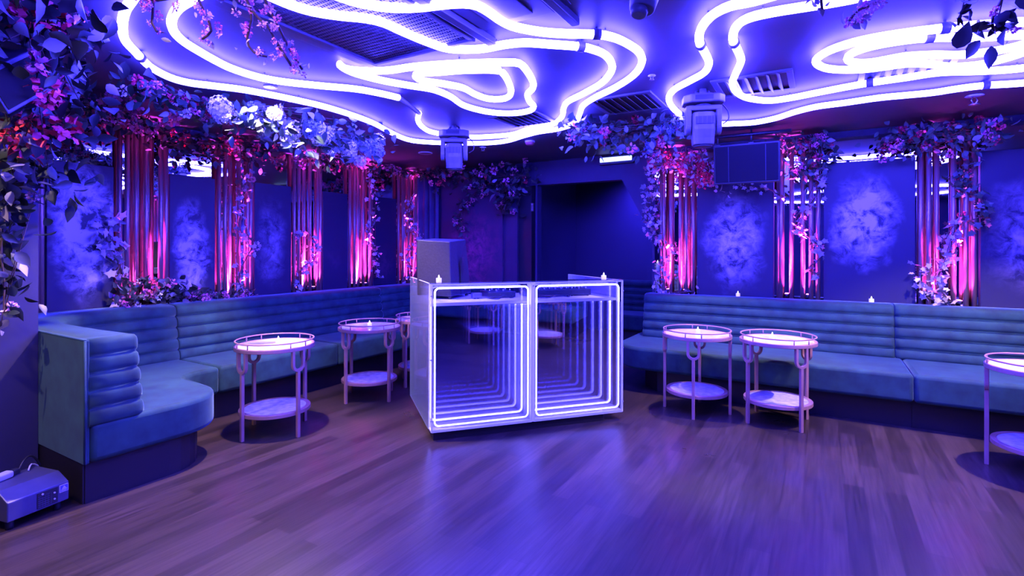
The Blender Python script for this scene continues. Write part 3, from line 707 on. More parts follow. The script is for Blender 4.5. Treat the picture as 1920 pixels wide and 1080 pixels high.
R2 = [(1567, 1), (1513, 10), (1447, 21), (1400, 33), (1378, 50), (1373, 73), (1382, 93), (1388, 113), (1378, 137), (1372, 155), (1380, 171), (1400, 182), (1440, 187), (1480, 182), (1530, 172), (1580, 162), (1630, 153), (1697, 143), (1763, 133), (1847, 130), (1920, 124), (1990, 110), (2030, 80), (2010, 30), (1930, -15), (1820, -38), (1700, -30), (1620, -10)]
neon('right neon curve just inside the outermost one', R2, True, [(1374, 78), (1630, 153)])
R3 = [(1920, 38), (1847, 43), (1770, 50), (1713, 57), (1647, 67), (1597, 78), (1553, 93), (1529, 110), (1537, 122), (1563, 128), (1613, 128), (1663, 122), (1697, 117), (1740, 117), (1780, 122), (1830, 119), (1880, 107), (1920, 94), (1970, 72), (1965, 48)]
neon('right neon loop around the innermost small loop', R3, True, [(1768, 50)])
R4 = [(1920, 62), (1830, 67), (1740, 68), (1680, 75), (1630, 85), (1597, 97), (1588, 108), (1600, 115), (1630, 115), (1663, 109), (1697, 103), (1747, 100), (1797, 100), (1847, 95), (1887, 88), (1920, 79), (1945, 68)]
neon('innermost and smallest right neon loop', R4, True, [(1736, 68)])
# added neon behind the camera, put in for reflections and extra light
def neon_added(label, pts):
    P_ = catmull([Vector((x, y, ZT)) for x, y in pts], True, .08); c = sum(P_, Vector()) / len(P_)
    t = thing('neon_tube', label, 'neon light', (c.x, c.y, ZC), 0, 'blue white neon curves on the ceiling')
    obj('tube', MB().tube([p - Vector((c.x, c.y, ZC)) for p in P_], RT, 8, True), M['tube'], t)
    for k in range(8):
        a = P_[k * len(P_) // 8]; obj('standoff', MB().tube([(a.x - c.x, a.y - c.y, a.z - ZC), (a.x - c.x, a.y - c.y, 0)], .004, 6), M['clip'], t)
neon_added('added neon curve over the near part of the room, for mirror reflections and light', [(-.9, .2), (.2, .5), (1.2, .1), (1.9, -.7), (1.2, -1.6), (.1, -1.3), (-.8, -1.7), (-1.5, -.8)])

# ------------------------------------------------------------------ ceiling fittings
def vent(px, py, label, w=.46, d=.46, flip=False, nl=7):
    p = on_z(px, py, ZC); t = thing('ceiling_vent', label, 'air vent', (p.x, p.y, ZC), RZ, 'louvred ceiling vents')
    fr = MB()
    a, b, k = w / 2, d / 2, .035
    for (x0, x1, y0, y1) in ((-a, a, -b, -b + k), (-a, a, b - k, b), (-a, -a + k, -b + k, b - k), (a - k, a, -b + k, b - k)): fr.box(x0, x1, y0, y1, -.014, 0)
    obj('frame', fr, M['vent'], t, bevel=.003)
    obj('duct_shade', MB().box(-a + k, a - k, -b + k, b - k, -.003, -.0005), M['ventdark'], t)  # flat dark sheet standing in for the shade inside the vent
    for i in range(nl):
        q = -b + k + (d - 2 * k) * (i + .5) / nl
        T = Matrix.Translation((0, q, -.012)) @ Matrix.Rotation(math.radians(38), 4, 'X')
        if flip: T = Matrix.Rotation(PI / 2, 4, 'Z') @ T
        obj('louvre', MB().box(-a + k, a - k, -.018, .018, -.0012, .0012, T), M['vent'], t)
vent(980, 222, 'square louvred vent inside the far end of the left neon nest', .42, .42, True)
vent(1176, 192, 'square louvred vent right of the left neon nest, above the red and blue blooms', .46, .46, True)
vent(1412, 155, 'square louvred vent half crossed by the inner right neon curve', .46, .42, True, 6)
vent(1695, 129, 'square louvred vent behind the innermost right neon loops', .46, .40, True, 6)
# big air return grille with filter hatch
p0 = on_z(702, 117, ZC - .02)
t = thing('air_return_grille', 'large perforated air return grille behind the pink blossom sprigs', 'air vent', (p0.x, p0.y, ZC), RZ)
gw, gl = .64, .86
fr = MB()
for (x0, x1, y0, y1) in ((-.02, gw + .02, -.0, .028), (-.02, gw + .02, -gl - .028, -gl), (-.028, .0, -gl, .0), (gw, gw + .028, -gl, 0)): fr.box(x0, x1, y0, y1, -.030, 0)
fr.box(-.10, -.04, -gl - .1, .06, -.022, 0)
obj('frame', fr, M['vent'], t, bevel=.004)
obj('backing', MB().box(0, gw, -gl, 0, -.012, -.001), M['ventdark'], t)
pf = MB()
for i in range(44): pf.box(gw * (i + .15) / 44, gw * (i + .62) / 44, -gl, 0, -.018, -.014)
for i in range(30): pf.box(0, gw, -gl * (i + .7) / 30, -gl * (i + .3) / 30, -.0185, -.0145)
obj('perforated_sheet', pf, M['vent'], t)
t = thing('access_hatch', 'long slotted access hatch beside the perforated grille', 'hatch', (p0.x, p0.y, ZC), RZ)
hx = gw + .05
obj('rail', MB().box(hx, hx + .045, -gl, .10, -.035, 0), M['vent'], t, bevel=.004)
obj('rail', MB().box(hx + .46, hx + .50, -gl, .10, -.035, 0), M['vent'], t, bevel=.004)
obj('panel', MB().box(hx + .06, hx + .44, -gl, -.03, -.014, 0), M['vent'], t, bevel=.004)
obj('door', MB().box(hx + .14, hx + .36, -gl, -.09, -.022, -.014), M['vent'], t, bevel=.003)
p1 = on_z(962, 31, ZC)
tag(obj('ceiling_panel', MB().box(-.28, .28, -.56, 0, -.006, 0), M['ceiling'], loc=(p1.x, p1.y, ZC), rot=(0, 0, RZ + .05), bevel=.002), 'plain square inspection panel above the top of the left neon nest', 'hatch')
# round speaker, detector, sprinklers
p = on_z(797, 287, ZC); t = thing('ceiling_speaker', 'flat round speaker disc in the ceiling left of the far moving head', 'speaker', (p.x, p.y, ZC))
obj('bezel', MB().lathe([(.078, 0), (.078, -.006), (.070, -.010), (.066, -.008)], 32, cap=False), M['white'], t)
obj('grille', MB().lathe([(.067, -.0075), (.03, -.010), (.0005, -.0105)], 32, cap=False), M['grey'], t)
p = on_z(993, 264, ZC); t = thing('smoke_detector', 'white smoke detector with red base ring near the far neon end', 'smoke detector', (p.x, p.y, ZC))
obj('base', MB().lathe([(.048, 0), (.050, -.008), (.048, -.018), (.0005, -.018)], 24), M['white'], t)
obj('sensor', MB().lathe([(.046, -.018), (.044, -.030), (.034, -.040), (.0005, -.042)], 24), mat('detector_red', (.5, .12, .14), .4), t)
def sprinkler(px, py, label, s=1.0):
    p = on_z(px, py, ZC); t = thing('sprinkler', label, 'sprinkler', (p.x, p.y, ZC), 0, 'fire sprinklers')
    obj('rosette', MB().lathe([(.030 * s, 0), (.034 * s, -.004), (.016 * s, -.010), (.0005, -.010)], 20), M['white'], t)
    m_ = MB()
    for sx in (-1, 1): m_.tube([(.006 * s * sx, 0, -.010), (.014 * s * sx, 0, -.022 * s), (.004 * s * sx, 0, -.036 * s)], .0025 * s, 6)
    obj('frame', m_, M['steel'], t)
    obj('deflector', MB().lathe([(.0005, -.036 * s), (.020 * s, -.037 * s), (.021 * s, -.040 * s), (.0005, -.040 * s)], 16), M['steel'], t)
sprinkler(905, 276, 'small sprinkler head between the far moving head and the smoke detector')
sprinkler(1826, 176, 'sprinkler head under the right neon curve near the right edge', 1.6)
sprinkler(1221, 140, 'tiny sprinkler head between the two neon nests', .7)

def moving_head(label, px, py, tilt, rz):
    p = on_z(px, py, ZC); t = thing('moving_head_light', label, 'stage light', (p.x, p.y, ZC), rz, 'moving head stage lights')
    cl = MB().tube([(0, 0, 0), (0, 0, -.05)], .022, 12); cl.box(-.055, .055, -.02, .02, -.048, -.030)
    for sx in (-1, 1): cl.tube([(.04 * sx, 0, -.03), (.04 * sx, .03, -.012), (.02 * sx, .03, 0)], .009, 8)
    obj('clamp', cl, M['grey'], t)
    k = .04; a, b = .130, .090
    poly = [(-a + k, -b), (a - k, -b), (a, -b + k), (a, b - k), (a - k, b), (-a + k, b), (-a, b - k), (-a, -b + k)]
    bs = MB().prism(poly, -.105, -.050); obj('base', bs, M['grey'], t, bevel=.008)
    obj('display', MB().box(-.062, .05, -b - .002, -b + .004, -.090, -.060), M['black'], t)
    y = MB().lathe([(.055, -.118), (.055, -.104)], 20); y.box(-.100, .100, -.050, .050, -.150, -.116)
    for sx in (-1, 1):
        x0, x1 = (.078, .112) if sx > 0 else (-.112, -.078)
        y.box(x0, x1, -.048, .048, -.262, -.118)
        y.lathe([(.046, -.017), (.048, .0), (.046, .017)], 18, T=Matrix.Translation((sx * .096, 0, -.258)) @ Matrix.Rotation(PI / 2, 4, 'Y'))
    obj('yoke', y, M['grey'], t, bevel=.010, segs=3)
    h = thing('head', '', ''); COL.objects.unlink(h); bpy.data.objects.remove(h)
    Tm = Matrix.Translation((0, 0, -.245)) @ Matrix.Rotation(tilt, 4, 'X')
    hd_ = MB()
    prof = [(-.070, -.062, .085), (-.076, -.070, .05), (-.076, -.072, -.03), (-.070, -.066, -.085), (-.068, -.064, -.128)]
    vs = []
    for hx_, hy_, z in prof:
        for q in range(16):
            an = 2 * PI * q / 16; cx_, sx_ = math.cos(an), math.sin(an)
            e_ = .62
            vs.append(Tm @ Vector((abs(hx_) * math.copysign(abs(cx_) ** e_, cx_), abs(hy_) * math.copysign(abs(sx_) ** e_, sx_), z)))
    K = 16
    hd_.add(vs, [(i * K + q, i * K + (q + 1) % K, (i + 1) * K + (q + 1) % K, (i + 1) * K + q) for i in range(4) for q in range(K)] + [tuple(range(K)), tuple(4 * K + q for q in range(K - 1, -1, -1))])
    ho = obj('head', hd_, M['grey'], t, bevel=.006)
    g = MB().box(-.056, .056, -.0745, -.066, .004, .052, Tm)
    gr = obj('vent_grille', g, M['black'], ho)
    sl = MB()
    for i in range(4): sl.box(-.055 + .028 * i + .011, -.055 + .028 * i + .014, -.0765, -.072, .004, .052, Tm)
    for i in range(5): sl.box(-.056, .056, -.0755, -.072, .009 + i * .009, .0105 + i * .009, Tm)
    obj('grille_bars', sl, M['grey'], ho)
    obj('lens_ring', MB().lathe([(.058, -.128), (.060, -.138), (.052, -.142), (.0005, -.136)], 24, T=Tm), M['black'], ho)
    cb = MB().tube(catmull([(.118, .02, -.09), (.16, .03, -.14), (.165, .02, -.20), (.125, .0, -.235)], step=.01), .004, 6)
    obj('cable', cb, M['black'], t)
    return t
moving_head('grey moving head stage light hanging at the far end of the left neon nest', 851, 236, math.radians(3), .02)
moving_head('larger looking grey moving head stage light hanging left of the right neon nest', 1317, 166, math.radians(2), -.18)
# can spotlight cut off by the top of the frame
pt = on_d(1213, 10, 1.84)
t = thing('can_spotlight', 'small grey can spotlight cut off by the top edge between the neon nests', 'spotlight', (pt.x, pt.y, ZC))
obj('bracket', MB().tube([(0, 0, 0), (0, 0, -.12)], .014, 10), M['grey'], t)
Tm = Matrix.Translation((0, 0, -.12)) @ Matrix.Rotation(.22, 4, 'Y') @ Matrix.Rotation(-.15, 4, 'X')
obj('can', MB().lathe([(.030, .03), (.052, .02), (.052, -.06), (.043, -.115), (.038, -.118)], 24, T=Tm), M['grey'], t)
obj('snoot', MB().lathe([(.034, -.112), (.026, -.140), (.020, -.142)], 20, T=Tm @ Matrix.Translation((-.008, 0, 0))), M['grey'], t)

# hanging loudspeaker by the second right column
c = on_d(1401, 305, 4.62); fu, fv = UVof(c)
t = thing('loudspeaker', 'wide black loudspeaker hanging from the ceiling in front of the back wall', 'loudspeaker', (c.x, c.y, c.z - .165), RZ + .03)
T0 = Matrix.Translation((0, 0, .165)) @ Matrix.Rotation(math.radians(8), 4, 'X')
obj('cabinet', MB().hexa([T0 @ Vector(p) for p in ((-.262, -.14, -.17), (.262, -.14, -.17), (.22, .13, -.17), (-.22, .13, -.17))], [T0 @ Vector(p) for p in ((-.262, -.14, .17), (.262, -.14, .17), (.22, .13, .17), (-.22, .13, .17))]), M['black'], t, bevel=.008)
obj('grille', MB().box(-.245, .245, -.148, -.139, -.155, .155, T0), M['grille'], t, bevel=.004)
lp = MB()
for x in (-.14, .15): lp.box(x, x + .004, -.1500, -.147, -.15, .15, T0)
lp.box(-.25, .25, -.1495, -.140, -.160, -.155, T0)
obj('trim_lines', lp, mat('grille_trim', (.06, .06, .09), .3), t)
hz_ = ZC - (c.z - .165)
br = MB()
for x in (-.245, .03): br.tube([(x, 0, .33), (x, 0, hz_)], .008, 8); br.box(x - .02, x + .02, -.03, .03, .325, .345)
br.tube([(-.30, 0, hz_ - .055), (.34, 0, hz_ - .055)], .016, 10)
obj('hanging_pipe', br, M['black'], t)

# emergency batten over the opening
p = on_u(1157, 299, U_B); t = thing('emergency_light', 'glowing batten light on the wall above the alcove opening', 'emergency light', (p.x, p.y, p.z), RZ)
obj('housing', MB().box(-.20, .20, -.055, .0, -.052, .046), M['black'], t, bevel=.006)
obj('diffuser', MB().box(-.185, .185, -.066, -.053, -.026, .026), M['emerg'], t, bevel=.008)

# ------------------------------------------------------------------ fog machine by the pier
a0 = on_z(15, 985, .045); b0 = on_z(131, 938, .045)
ex = (b0 - a0); ln = ex.length; an = math.atan2(ex.y, ex.x)
t = thing('fog_machine', 'blue grey fog machine on the floor against the dark pier', 'fog machine', (a0.x, a0.y, 0), an)
# local x along the visible control side, y towards the pier
fp = [(0, .045), (.0, .135), (.075, .178), (.25, .178), (.32, .12), (.32, .045)]
n = len(fp); fm = MB()
fm.add([(0, y, z) for y, z in fp] + [(ln, y, z) for y, z in fp], [tuple(range(n)), tuple(range(2 * n - 1, n - 1, -1))] + [(i, (i + 1) % n, n + (i + 1) % n, n + i) for i in range(n)])
obj('housing', fm, M['fog'], t, bevel=.005)
for x in (.03, ln - .03):
    for y in (.04, .28): obj('foot', MB().lathe([(.016, 0), (.016, .046)], 10, (x, y)), M['black'], t)
obj('control_panel', MB().box(ln * .46, ln * .80, -.003, .002, .055, .128), M['black'], t)
gd = MB()
for i in range(5): gd.box(ln * .49 + i * .012, ln * .49 + i * .012 + .0015, -.0045, -.002, .058, .112)
for i in range(6): gd.box(ln * .47, ln * .66, -.0045, -.002, .060 + i * .010, .0612 + i * .010)
obj('socket_grid', gd, M['fog'], t)
for z in (.075, .105): obj('button', MB().lathe([(.004, 0), (.004, .004)], 10, T=Matrix.Translation((ln * .74, -.003, z)) @ Matrix.Rotation(PI / 2, 4, 'X')), M['white'], t)
obj('button', MB().lathe([(.0045, 0), (.0045, .004)], 10, T=Matrix.Translation((ln * .54, -.003, .119)) @ Matrix.Rotation(PI / 2, 4, 'X')), M['white'], t)
st = MB(); sx0, sx1 = ln * .83, ln * .985
st.box(sx0, sx1, -.002, .001, .092, .128); so = obj('warning_sticker', st, M['white'], t)
tr = MB(); mx_ = (sx0 + sx1) / 2
tr.add([(sx0 + .003, -.0026, .125), (sx1 - .003, -.0026, .125), (sx1 - .003, -.0026, .095), (sx0 + .003, -.0026, .095)], [(0, 1, 2, 3)])
obj('sticker_field', tr, mat('sticker_blue', (.10, .10, .35), .4), so)
tr = MB(); tr.add([(mx_ - .011, -.0032, .107), (mx_ + .011, -.0032, .107), (mx_, -.0032, .123)], [(0, 1, 2)])
tr.box(sx0 + .006, sx1 - .006, -.0034, -.0028, .1025, .1055); tr.box(sx0 + .006, sx1 - .010, -.0034, -.0028, .0975, .1000)
obj('sticker_print', tr, M['white'], so)
def fpt(x, y, z): return Vector((a0.x + x * math.cos(an) - y * math.sin(an), a0.y + x * math.sin(an) + y * math.cos(an), z))
t = thing('power_adapter', 'white plug adapter lying on top of the fog machine', 'plug', fpt(.07, .20, .179), an + .2)
obj('body', MB().box(-.055, .055, -.022, .022, 0, .032), M['white'], t, bevel=.009, segs=3)
obj('plug', MB().box(.056, .090, -.016, .016, .004, .030), M['black'], t, bevel=.006)
cable('power_cable', 'black power cable looping from the plug down beside the fog machine', [fpt(.158, .215, .198), fpt(.20, .24, .235), fpt(.245, .26, .225), fpt(.29, .27, .14), fpt(.32, .30, .03), fpt(.36, .36, .006)], .005)
cable('power_cable', 'pale cable running from the fog machine to the bench plinth', [fpt(.19, .20, .182), fpt(.22, .23, .20), fpt(.262, .245, .16), fpt(.275, .30, .06), fpt(.30, .40, .006)], .004, 'white')
tag(obj('black_end_panel', MB().box(VW, VA - .035, UA0 - .004, UA0 + .004, 0, ZS0 - .002), M['kick'], loc=(0, 0, 0), rot=(0, 0, RZ)), 'black board closing the foot of the arm bench behind the fog machine', 'board')

# ------------------------------------------------------------------ foliage
def rvec(r_): 
    while True:
        v = Vector((r_.uniform(-1, 1), r_.uniform(-1, 1), r_.uniform(-1, 1)))
        if .05 < v.length < 1: return v.normalized()
def basis(d, r_):
    d = d.normalized(); a = d.cross(rvec(r_))
    while a.length < .1: a = d.cross(rvec(r_))
    a.normalize(); return d, a, d.cross(a)
def leaf(mb, p, d, L, w, r_):
    d, a, nrm = basis(d, r_)
    c = r_.uniform(.05, .30)
    X = (.0, .14, .36, .60, .82, 1.0); Y = (.0, .30, .48, .42, .20, .0)
    vs = []
    for x, y in zip(X, Y):
        z0_ = -c * x * x
        for k_ in (-1, 0, 1): vs.append(p + d * (L * x) + a * (w * y * k_) + nrm * (L * (z0_ + (.10 * y / .48 if k_ else 0))))
    mb.add(vs, [(i * 3 + k_, i * 3 + k_ + 1, i * 3 + k_ + 4, i * 3 + k_ + 3) for i in range(5) for k_ in (0, 1)], True)
def ivy(mb, p, d, L, r_):
    d, a, nrm = basis(d, r_)
    o = [(0, 0), (-.05, .38), (.28, .30), (.48, .50), (.62, .22), (1, 0), (.62, -.22), (.48, -.50), (.28, -.30), (-.05, -.38)]
    vs = [p + d * (L * x) + a * (L * y) + nrm * (L * (.10 * abs(y) - .12 * x * x)) for x, y in o]
    vs.append(p + d * (L * .35)); n = len(o)
    mb.add(vs, [(i, (i + 1) % n, n) for i in range(n)])
def petal(mb, p, d, L, w, r_, curl=.25):
    d, a, nrm = basis(d, r_)
    vs = [p, p + d * L * .45 + a * w * .5, p + d * L + a * w * .28 + nrm * L * curl, p + d * L - a * w * .28 + nrm * L * curl, p + d * L * .45 - a * w * .5]
    mb.add(vs, [(0, 1, 4), (1, 2, 3, 4)])
def blossom_mesh(name, m, R, seed, n=26, k=.5):
    """a ruffled bloom or cluster of blooms about R across"""
    r_ = random.Random(seed); mb = MB()
    for i in range(n):
        d = rvec(r_); c = d * R * (.35 + .45 * r_.random())
        petal(mb, c, (d + rvec(r_) * .9), R * k * r_.uniform(.7, 1.1), R * k * r_.uniform(.6, 1.0), r_, r_.uniform(-.2, .4))
    return mb.mesh(name, m)
def floret_mesh(name, m, R, seed, n=46):
    """mop-head bloom: a ball of four-petalled florets"""
    r_ = random.Random(seed); mb = MB()
    for i in range(n):
        z = 1 - 2 * (i + .5) / n; a = i * 2.39996
        s_ = math.sqrt(1 - z * z); d = Vector((s_ * math.cos(a), s_ * math.sin(a), z)); c = d * R * r_.uniform(.84, 1.02)
        _, e, f_ = basis(d, r_); q = R * .30
        for j in range(4):
            an_ = j * PI / 2; x = e * math.cos(an_) + f_ * math.sin(an_); y = e * -math.sin(an_) + f_ * math.cos(an_)
            mb.add([c, c + x * q * .6 + y * q * .42 + d * q * .1, c + x * q * 1.05 + d * q * .22, c + x * q * .6 - y * q * .42 + d * q * .1], [(0, 1, 2, 3)])
    return mb.mesh(name, m)
BM = {}
for key in ('red', 'pink', 'blush', 'cream', 'bluef'):
    BM[key] = [blossom_mesh('bloom_' + key, M[key], 1.0, 11 * i + len(key), 30, .62) for i in range(3)]
for key in ('cream', 'bluef'):
    BM['hyd_' + key] = [floret_mesh('mophead_' + key, M[key], 1.0, 5 * i + 2) for i in range(2)]
def garland(label, cat, path, spread, nleaf, blooms, lsize=(.05, .09), lm='leaf', kind='leaf', name='flower_garland', hang=.25, stem=True, seed=1, group=None, taper=None, bound=None):
    """path: world points; spread: (sideways, vertical) scatter; blooms: list of (mesh key, count, radius range)"""
    r_ = random.Random(seed); P_ = catmull(path, step=.04)
    base = P_[0].copy()
    t = thing(name, label, cat, base, 0, group)
    def samp(tight=1.0):
        while True:
            i = r_.randrange(len(P_)); f = i / max(1, len(P_) - 1)
            k = (taper(f) if taper else 1.0) * tight
            o_ = Vector((r_.gauss(0, spread[0]), r_.gauss(0, spread[0]), r_.gauss(0, spread[1]) - abs(r_.gauss(0, spread[1])) * .3)) * k
            p = P_[i] + o_
            if p.z > ZC - .03: p.z = ZC - .03 - r_.random() * .06
            u_, v_ = UVof(p)
            if v_ < V_L + .055 and u_ > U_P: p = p + Vector((VX, VY, 0)) * (V_L + .055 - v_)
            if u_ < U_P and v_ < V_P + .03: p = p + Vector((VX, VY, 0)) * (V_P + .03 - v_)
            if u_ > U_B - .04: p = p + Vector((UX, UY, 0)) * (U_B - .04 - u_)
            return p - base
    mb = MB()
    for i in range(nleaf):
        p = samp(); d = rvec(r_) + Vector((0, 0, -hang)); L = r_.uniform(*lsize)
        if kind == 'ivy': ivy(mb, p, d, L, r_)
        else: leaf(mb, p, d, L, L * r_.uniform(.45, .7), r_)
    obj('foliage', mb, M[lm], t)
    if stem:
        sm_ = MB().tube([p - base + Vector((0, 0, 0)) for p in P_], .005, 5)
        for i in range(int(nleaf / 14)):
            i0 = r_.randrange(len(P_)); p = P_[i0] - base; q = samp(.8)
            sm_.tube([p, (p + q) * .5 + Vector((0, 0, .02)), q], .0022, 4)
        obj('stem', sm_, M['stem'], t)
    for key, cnt, (ra, rb) in blooms:
        for i in range(cnt):
            me = r_.choice(BM[key]); nm = 'mophead_bloom' if key.startswith('hyd') else 'bloom'
            o_ = bpy.data.objects.new(nm, me); COL.objects.link(o_); o_.parent = t
            o_.location = samp(.9); s_ = r_.uniform(ra, rb); o_.scale = (s_, s_, s_ * r_.uniform(.8, 1)); o_.rotation_euler = (r_.uniform(0, 6), r_.uniform(0, 6), r_.uniform(0, 6))
    return t
G1 = 'flower garlands round the ceiling edge'; G2 = 'ivy vines climbing the rods'
# near left mass over the pier
garland('dense dark leafy cascade with red flowers over the pier, nearest the camera', 'foliage', [on_z(30, 0, 2.24), on_d(70, 60, 2.3), on_d(90, 130, 2.55), on_d(60, 200, 2.62), on_d(50, 260, 2.66), on_d(25, 330, 2.68)],
        (.12, .11), 620, [('red', 20, (.045, .075)), ('pink', 10, (.035, .055))], (.06, .11), 'leaf_big', seed=3, group=G1)
garland('thin trailing strands of pale leaves hanging down the dark pier', 'foliage', [on_v(40, 300, -3.62), on_v(45, 345, -3.62), on_v(15, 400, -3.64), on_v(2, 470, -3.66), on_v(8, 530, -3.66), on_v(8, 590, -3.66)],
        (.045, .05), 120, [('blush', 3, (.02, .03))], (.06, .10), 'leaf_big', seed=5, group=G1)
garland('bright pink leafed garland above the first rod column', 'foliage', [on_z(140, 190, 2.27), on_v(190, 212, -4.3), on_v(240, 225, -4.5), on_v(300, 240, -4.6)], (.10, .045), 170, [('pink', 30, (.035, .06)), ('red', 5, (.03, .045))], (.05, .09), 'leaf_big', seed=8, group=G1)
garland('red flowered garland along the ceiling outside the left neon', 'foliage', [on_z(250, 160, 2.28), on_z(310, 182, 2.28), on_z(370, 200, 2.28), on_z(430, 215, 2.26)], (.07, .05), 220, [('red', 16, (.025, .04)), ('pink', 16, (.025, .04)), ('cream', 3, (.03, .04))], (.04, .08), seed=9, group=G1)
garland('dusky garland with deep red blooms behind the first two columns', 'foliage', [on_v(300, 265, -4.75), on_v(360, 272, -4.75), on_v(430, 268, -4.75), on_v(500, 282, -4.75)], (.07, .07), 220, [('red', 18, (.03, .05))], (.05, .09), 'leaf_big', seed=10, group=G1)
garland('big cluster of white and blue mop head blooms below the left neon', 'foliage', [on_z(420, 205, 2.24), on_z(490, 220, 2.22), on_z(560, 240, 2.18), on_z(630, 255, 2.18), on_z(690, 268, 2.19)], (.10, .085), 420,
        [('hyd_cream', 17, (.045, .075)), ('hyd_bluef', 16, (.04, .06)), ('cream', 16, (.03, .05))], (.05, .09), seed=12, group=G1)
garland('garland of small pink flowers along the far end of the left wall', 'foliage', [on_v(560, 290, -4.7), on_v(640, 300, -4.72), on_v(700, 303, -4.75), on_v(770, 308, -4.75), on_v(820, 312, -4.7)], (.06, .06), 280, [('pink', 36, (.025, .042)), ('red', 8, (.02, .035))], (.04, .07), seed=14, group=G1)
garland('wide hanging garland of dark leaves and magenta flowers over the plum panel', 'foliage', [on_u(815, 318, 5.45), on_u(870, 320, 5.5), on_u(930, 330, 5.5), on_u(985, 330, 5.5)], (.10, .10), 420, [('pink', 26, (.03, .05)), ('red', 6, (.03, .045))], (.05, .10), 'leaf_big', seed=15, group=G1)
garland('tail of magenta flowers hanging in front of the plum panel', 'foliage', [on_u(905, 345, 5.52), on_u(885, 370, 5.55), on_u(862, 400, 5.56), on_u(868, 432, 5.58)], (.05, .05), 90, [('pink', 12, (.025, .042))], (.04, .08), 'leaf_big', seed=16, group=G1)
garland('tail of long dusty leaves hanging beside the alcove jamb', 'foliage', [on_u(950, 345, 5.5), on_u(955, 370, 5.52), on_u(945, 390, 5.54)], (.07, .05), 90, [('pink', 5, (.03, .042))], (.07, .12), 'leaf_big', seed=17, group=G1)
garland('mixed red and blue flower cluster on the ceiling above the batten light', 'foliage', [on_z(1085, 240, 2.26), on_z(1130, 245, 2.26), on_z(1190, 245, 2.26), on_z(1250, 235, 2.27), on_z(1275, 225, 2.27)], (.09, .075), 420,
        [('red', 10, (.03, .05)), ('pink', 10, (.03, .045)), ('bluef', 10, (.03, .05)), ('hyd_bluef', 6, (.035, .05)), ('cream', 5, (.025, .04))], (.05, .09), seed=18, group=G1)
garland('vivid red flower bunch around the top of the ivy draped column', 'foliage', [on_u(1225, 300, 5.35), on_u(1265, 300, 5.4), on_u(1300, 305, 5.45), on_u(1335, 325, 5.5), on_u(1345, 340, 5.5)], (.08, .07), 220, [('red', 26, (.03, .048)), ('pink', 18, (.025, .04))], (.04, .07), 'leaf_pale', seed=19, group=G1)
garland('dark leafy bunch with pink flowers at the top of the column beside the loudspeaker', 'foliage', [on_u(1465, 262, 5.45), on_u(1500, 262, 5.45), on_u(1540, 262, 5.45), on_u(1530, 300, 5.48), on_u(1490, 315, 5.5)], (.06, .06), 300, [('pink', 14, (.025, .04)), ('red', 7, (.025, .04))], (.04, .07), seed=20, group=G1)
garland('spreading leafy bunch with red flowers at the top of the right edge column', 'foliage', [on_u(1680, 262, 5.4), on_u(1720, 252, 5.4), on_u(1770, 250, 5.4), on_u(1820, 248, 5.4), on_u(1850, 235, 5.35)], (.085, .06), 380, [('red', 16, (.025, .042)), ('pink', 10, (.025, .04))], (.04, .075), seed=21, group=G1)
# sprigs
def sprig(label, pts, nb, seed, key=('blush', 'pink'), rr=(.010, .017), lsz=(.02, .035), nl=10):
    garland(label, 'branch', pts, (.018, .018), nl, [(key[0], nb // 2, rr), (key[1], nb - nb // 2, rr)], lsz, 'leaf_pale', name='blossom_sprig', seed=seed, group='blossom sprigs hanging near the camera')
D_ = 1.9
sprig('drooping pink blossom sprig, right one with the longest tip, before the grille', [on_d(470, -130, 1.74), on_d(470, -60, 1.76), on_d(500, 10, 1.8), on_d(520, 50, 1.85), on_d(540, 90, 1.9), on_d(566, 132, 1.92)], 20, 31)
sprig('drooping pink blossom sprig, middle one before the grille', [on_d(440, -130, 1.74), on_d(440, -60, 1.76), on_d(470, 20, 1.8), on_d(500, 50, 1.82), on_d(520, 85, 1.85), on_d(545, 125, 1.88)], 16, 32)
sprig('drooping pink blossom sprig over the left end of the grille', [on_d(430, -130, 1.74), on_d(430, -60, 1.76), on_d(465, 10, 1.8), on_d(470, 40, 1.82), on_d(462, 75, 1.86), on_d(475, 100, 1.88), on_d(500, 108, 1.9)], 14, 33)
sprig('short pink blossom sprig crossing the left neon curves', [on_d(340, -130, 1.74), on_d(340, -60, 1.76), on_d(370, 0, 1.8), on_d(385, 30, 1.83), on_d(395, 60, 1.86), on_d(378, 75, 1.88)], 18, 34)
sprig('tiny pink bud sprig inside the outermost left neon', [on_d(280, -130, 1.74), on_d(280, -60, 1.76), on_d(286, 15, 1.84), on_d(284, 45, 1.86), on_d(293, 62, 1.86)], 6, 35)
sprig('row of pink buds along the top edge above the left neon', [on_d(210, -130, 1.74), on_d(210, -60, 1.76), on_d(270, 0, 1.8), on_d(330, -4, 1.8)], 12, 36)
sprig('pink flower sprig at the top edge before the right neon', [on_d(1670, -130, 1.74), on_d(1670, -60, 1.76), on_d(1645, 0, 1.82), on_d(1610, 15, 1.85), on_d(1590, 38, 1.87)], 16, 37, rr=(.014, .022), lsz=(.03, .05))
sprig('small dark leaf sprig crossing the right neon at the top edge', [on_d(1535, -130, 1.74), on_d(1535, -60, 1.76), on_d(1538, -5, 1.82), on_d(1540, 15, 1.84)], 0, 38, nl=12, lsz=(.03, .05))
garland('dark broad leaf branch hanging at the top right corner', 'branch', [on_d(1900, -130, 1.74), on_d(1900, -60, 1.76), on_d(1880, -10, 1.84), on_d(1860, 30, 1.88), on_d(1862, 55, 1.9)], (.05, .03), 38, [('pink', 3, (.015, .02))], (.07, .10), 'leaf_big', name='blossom_sprig', seed=39, group='blossom sprigs hanging near the camera')
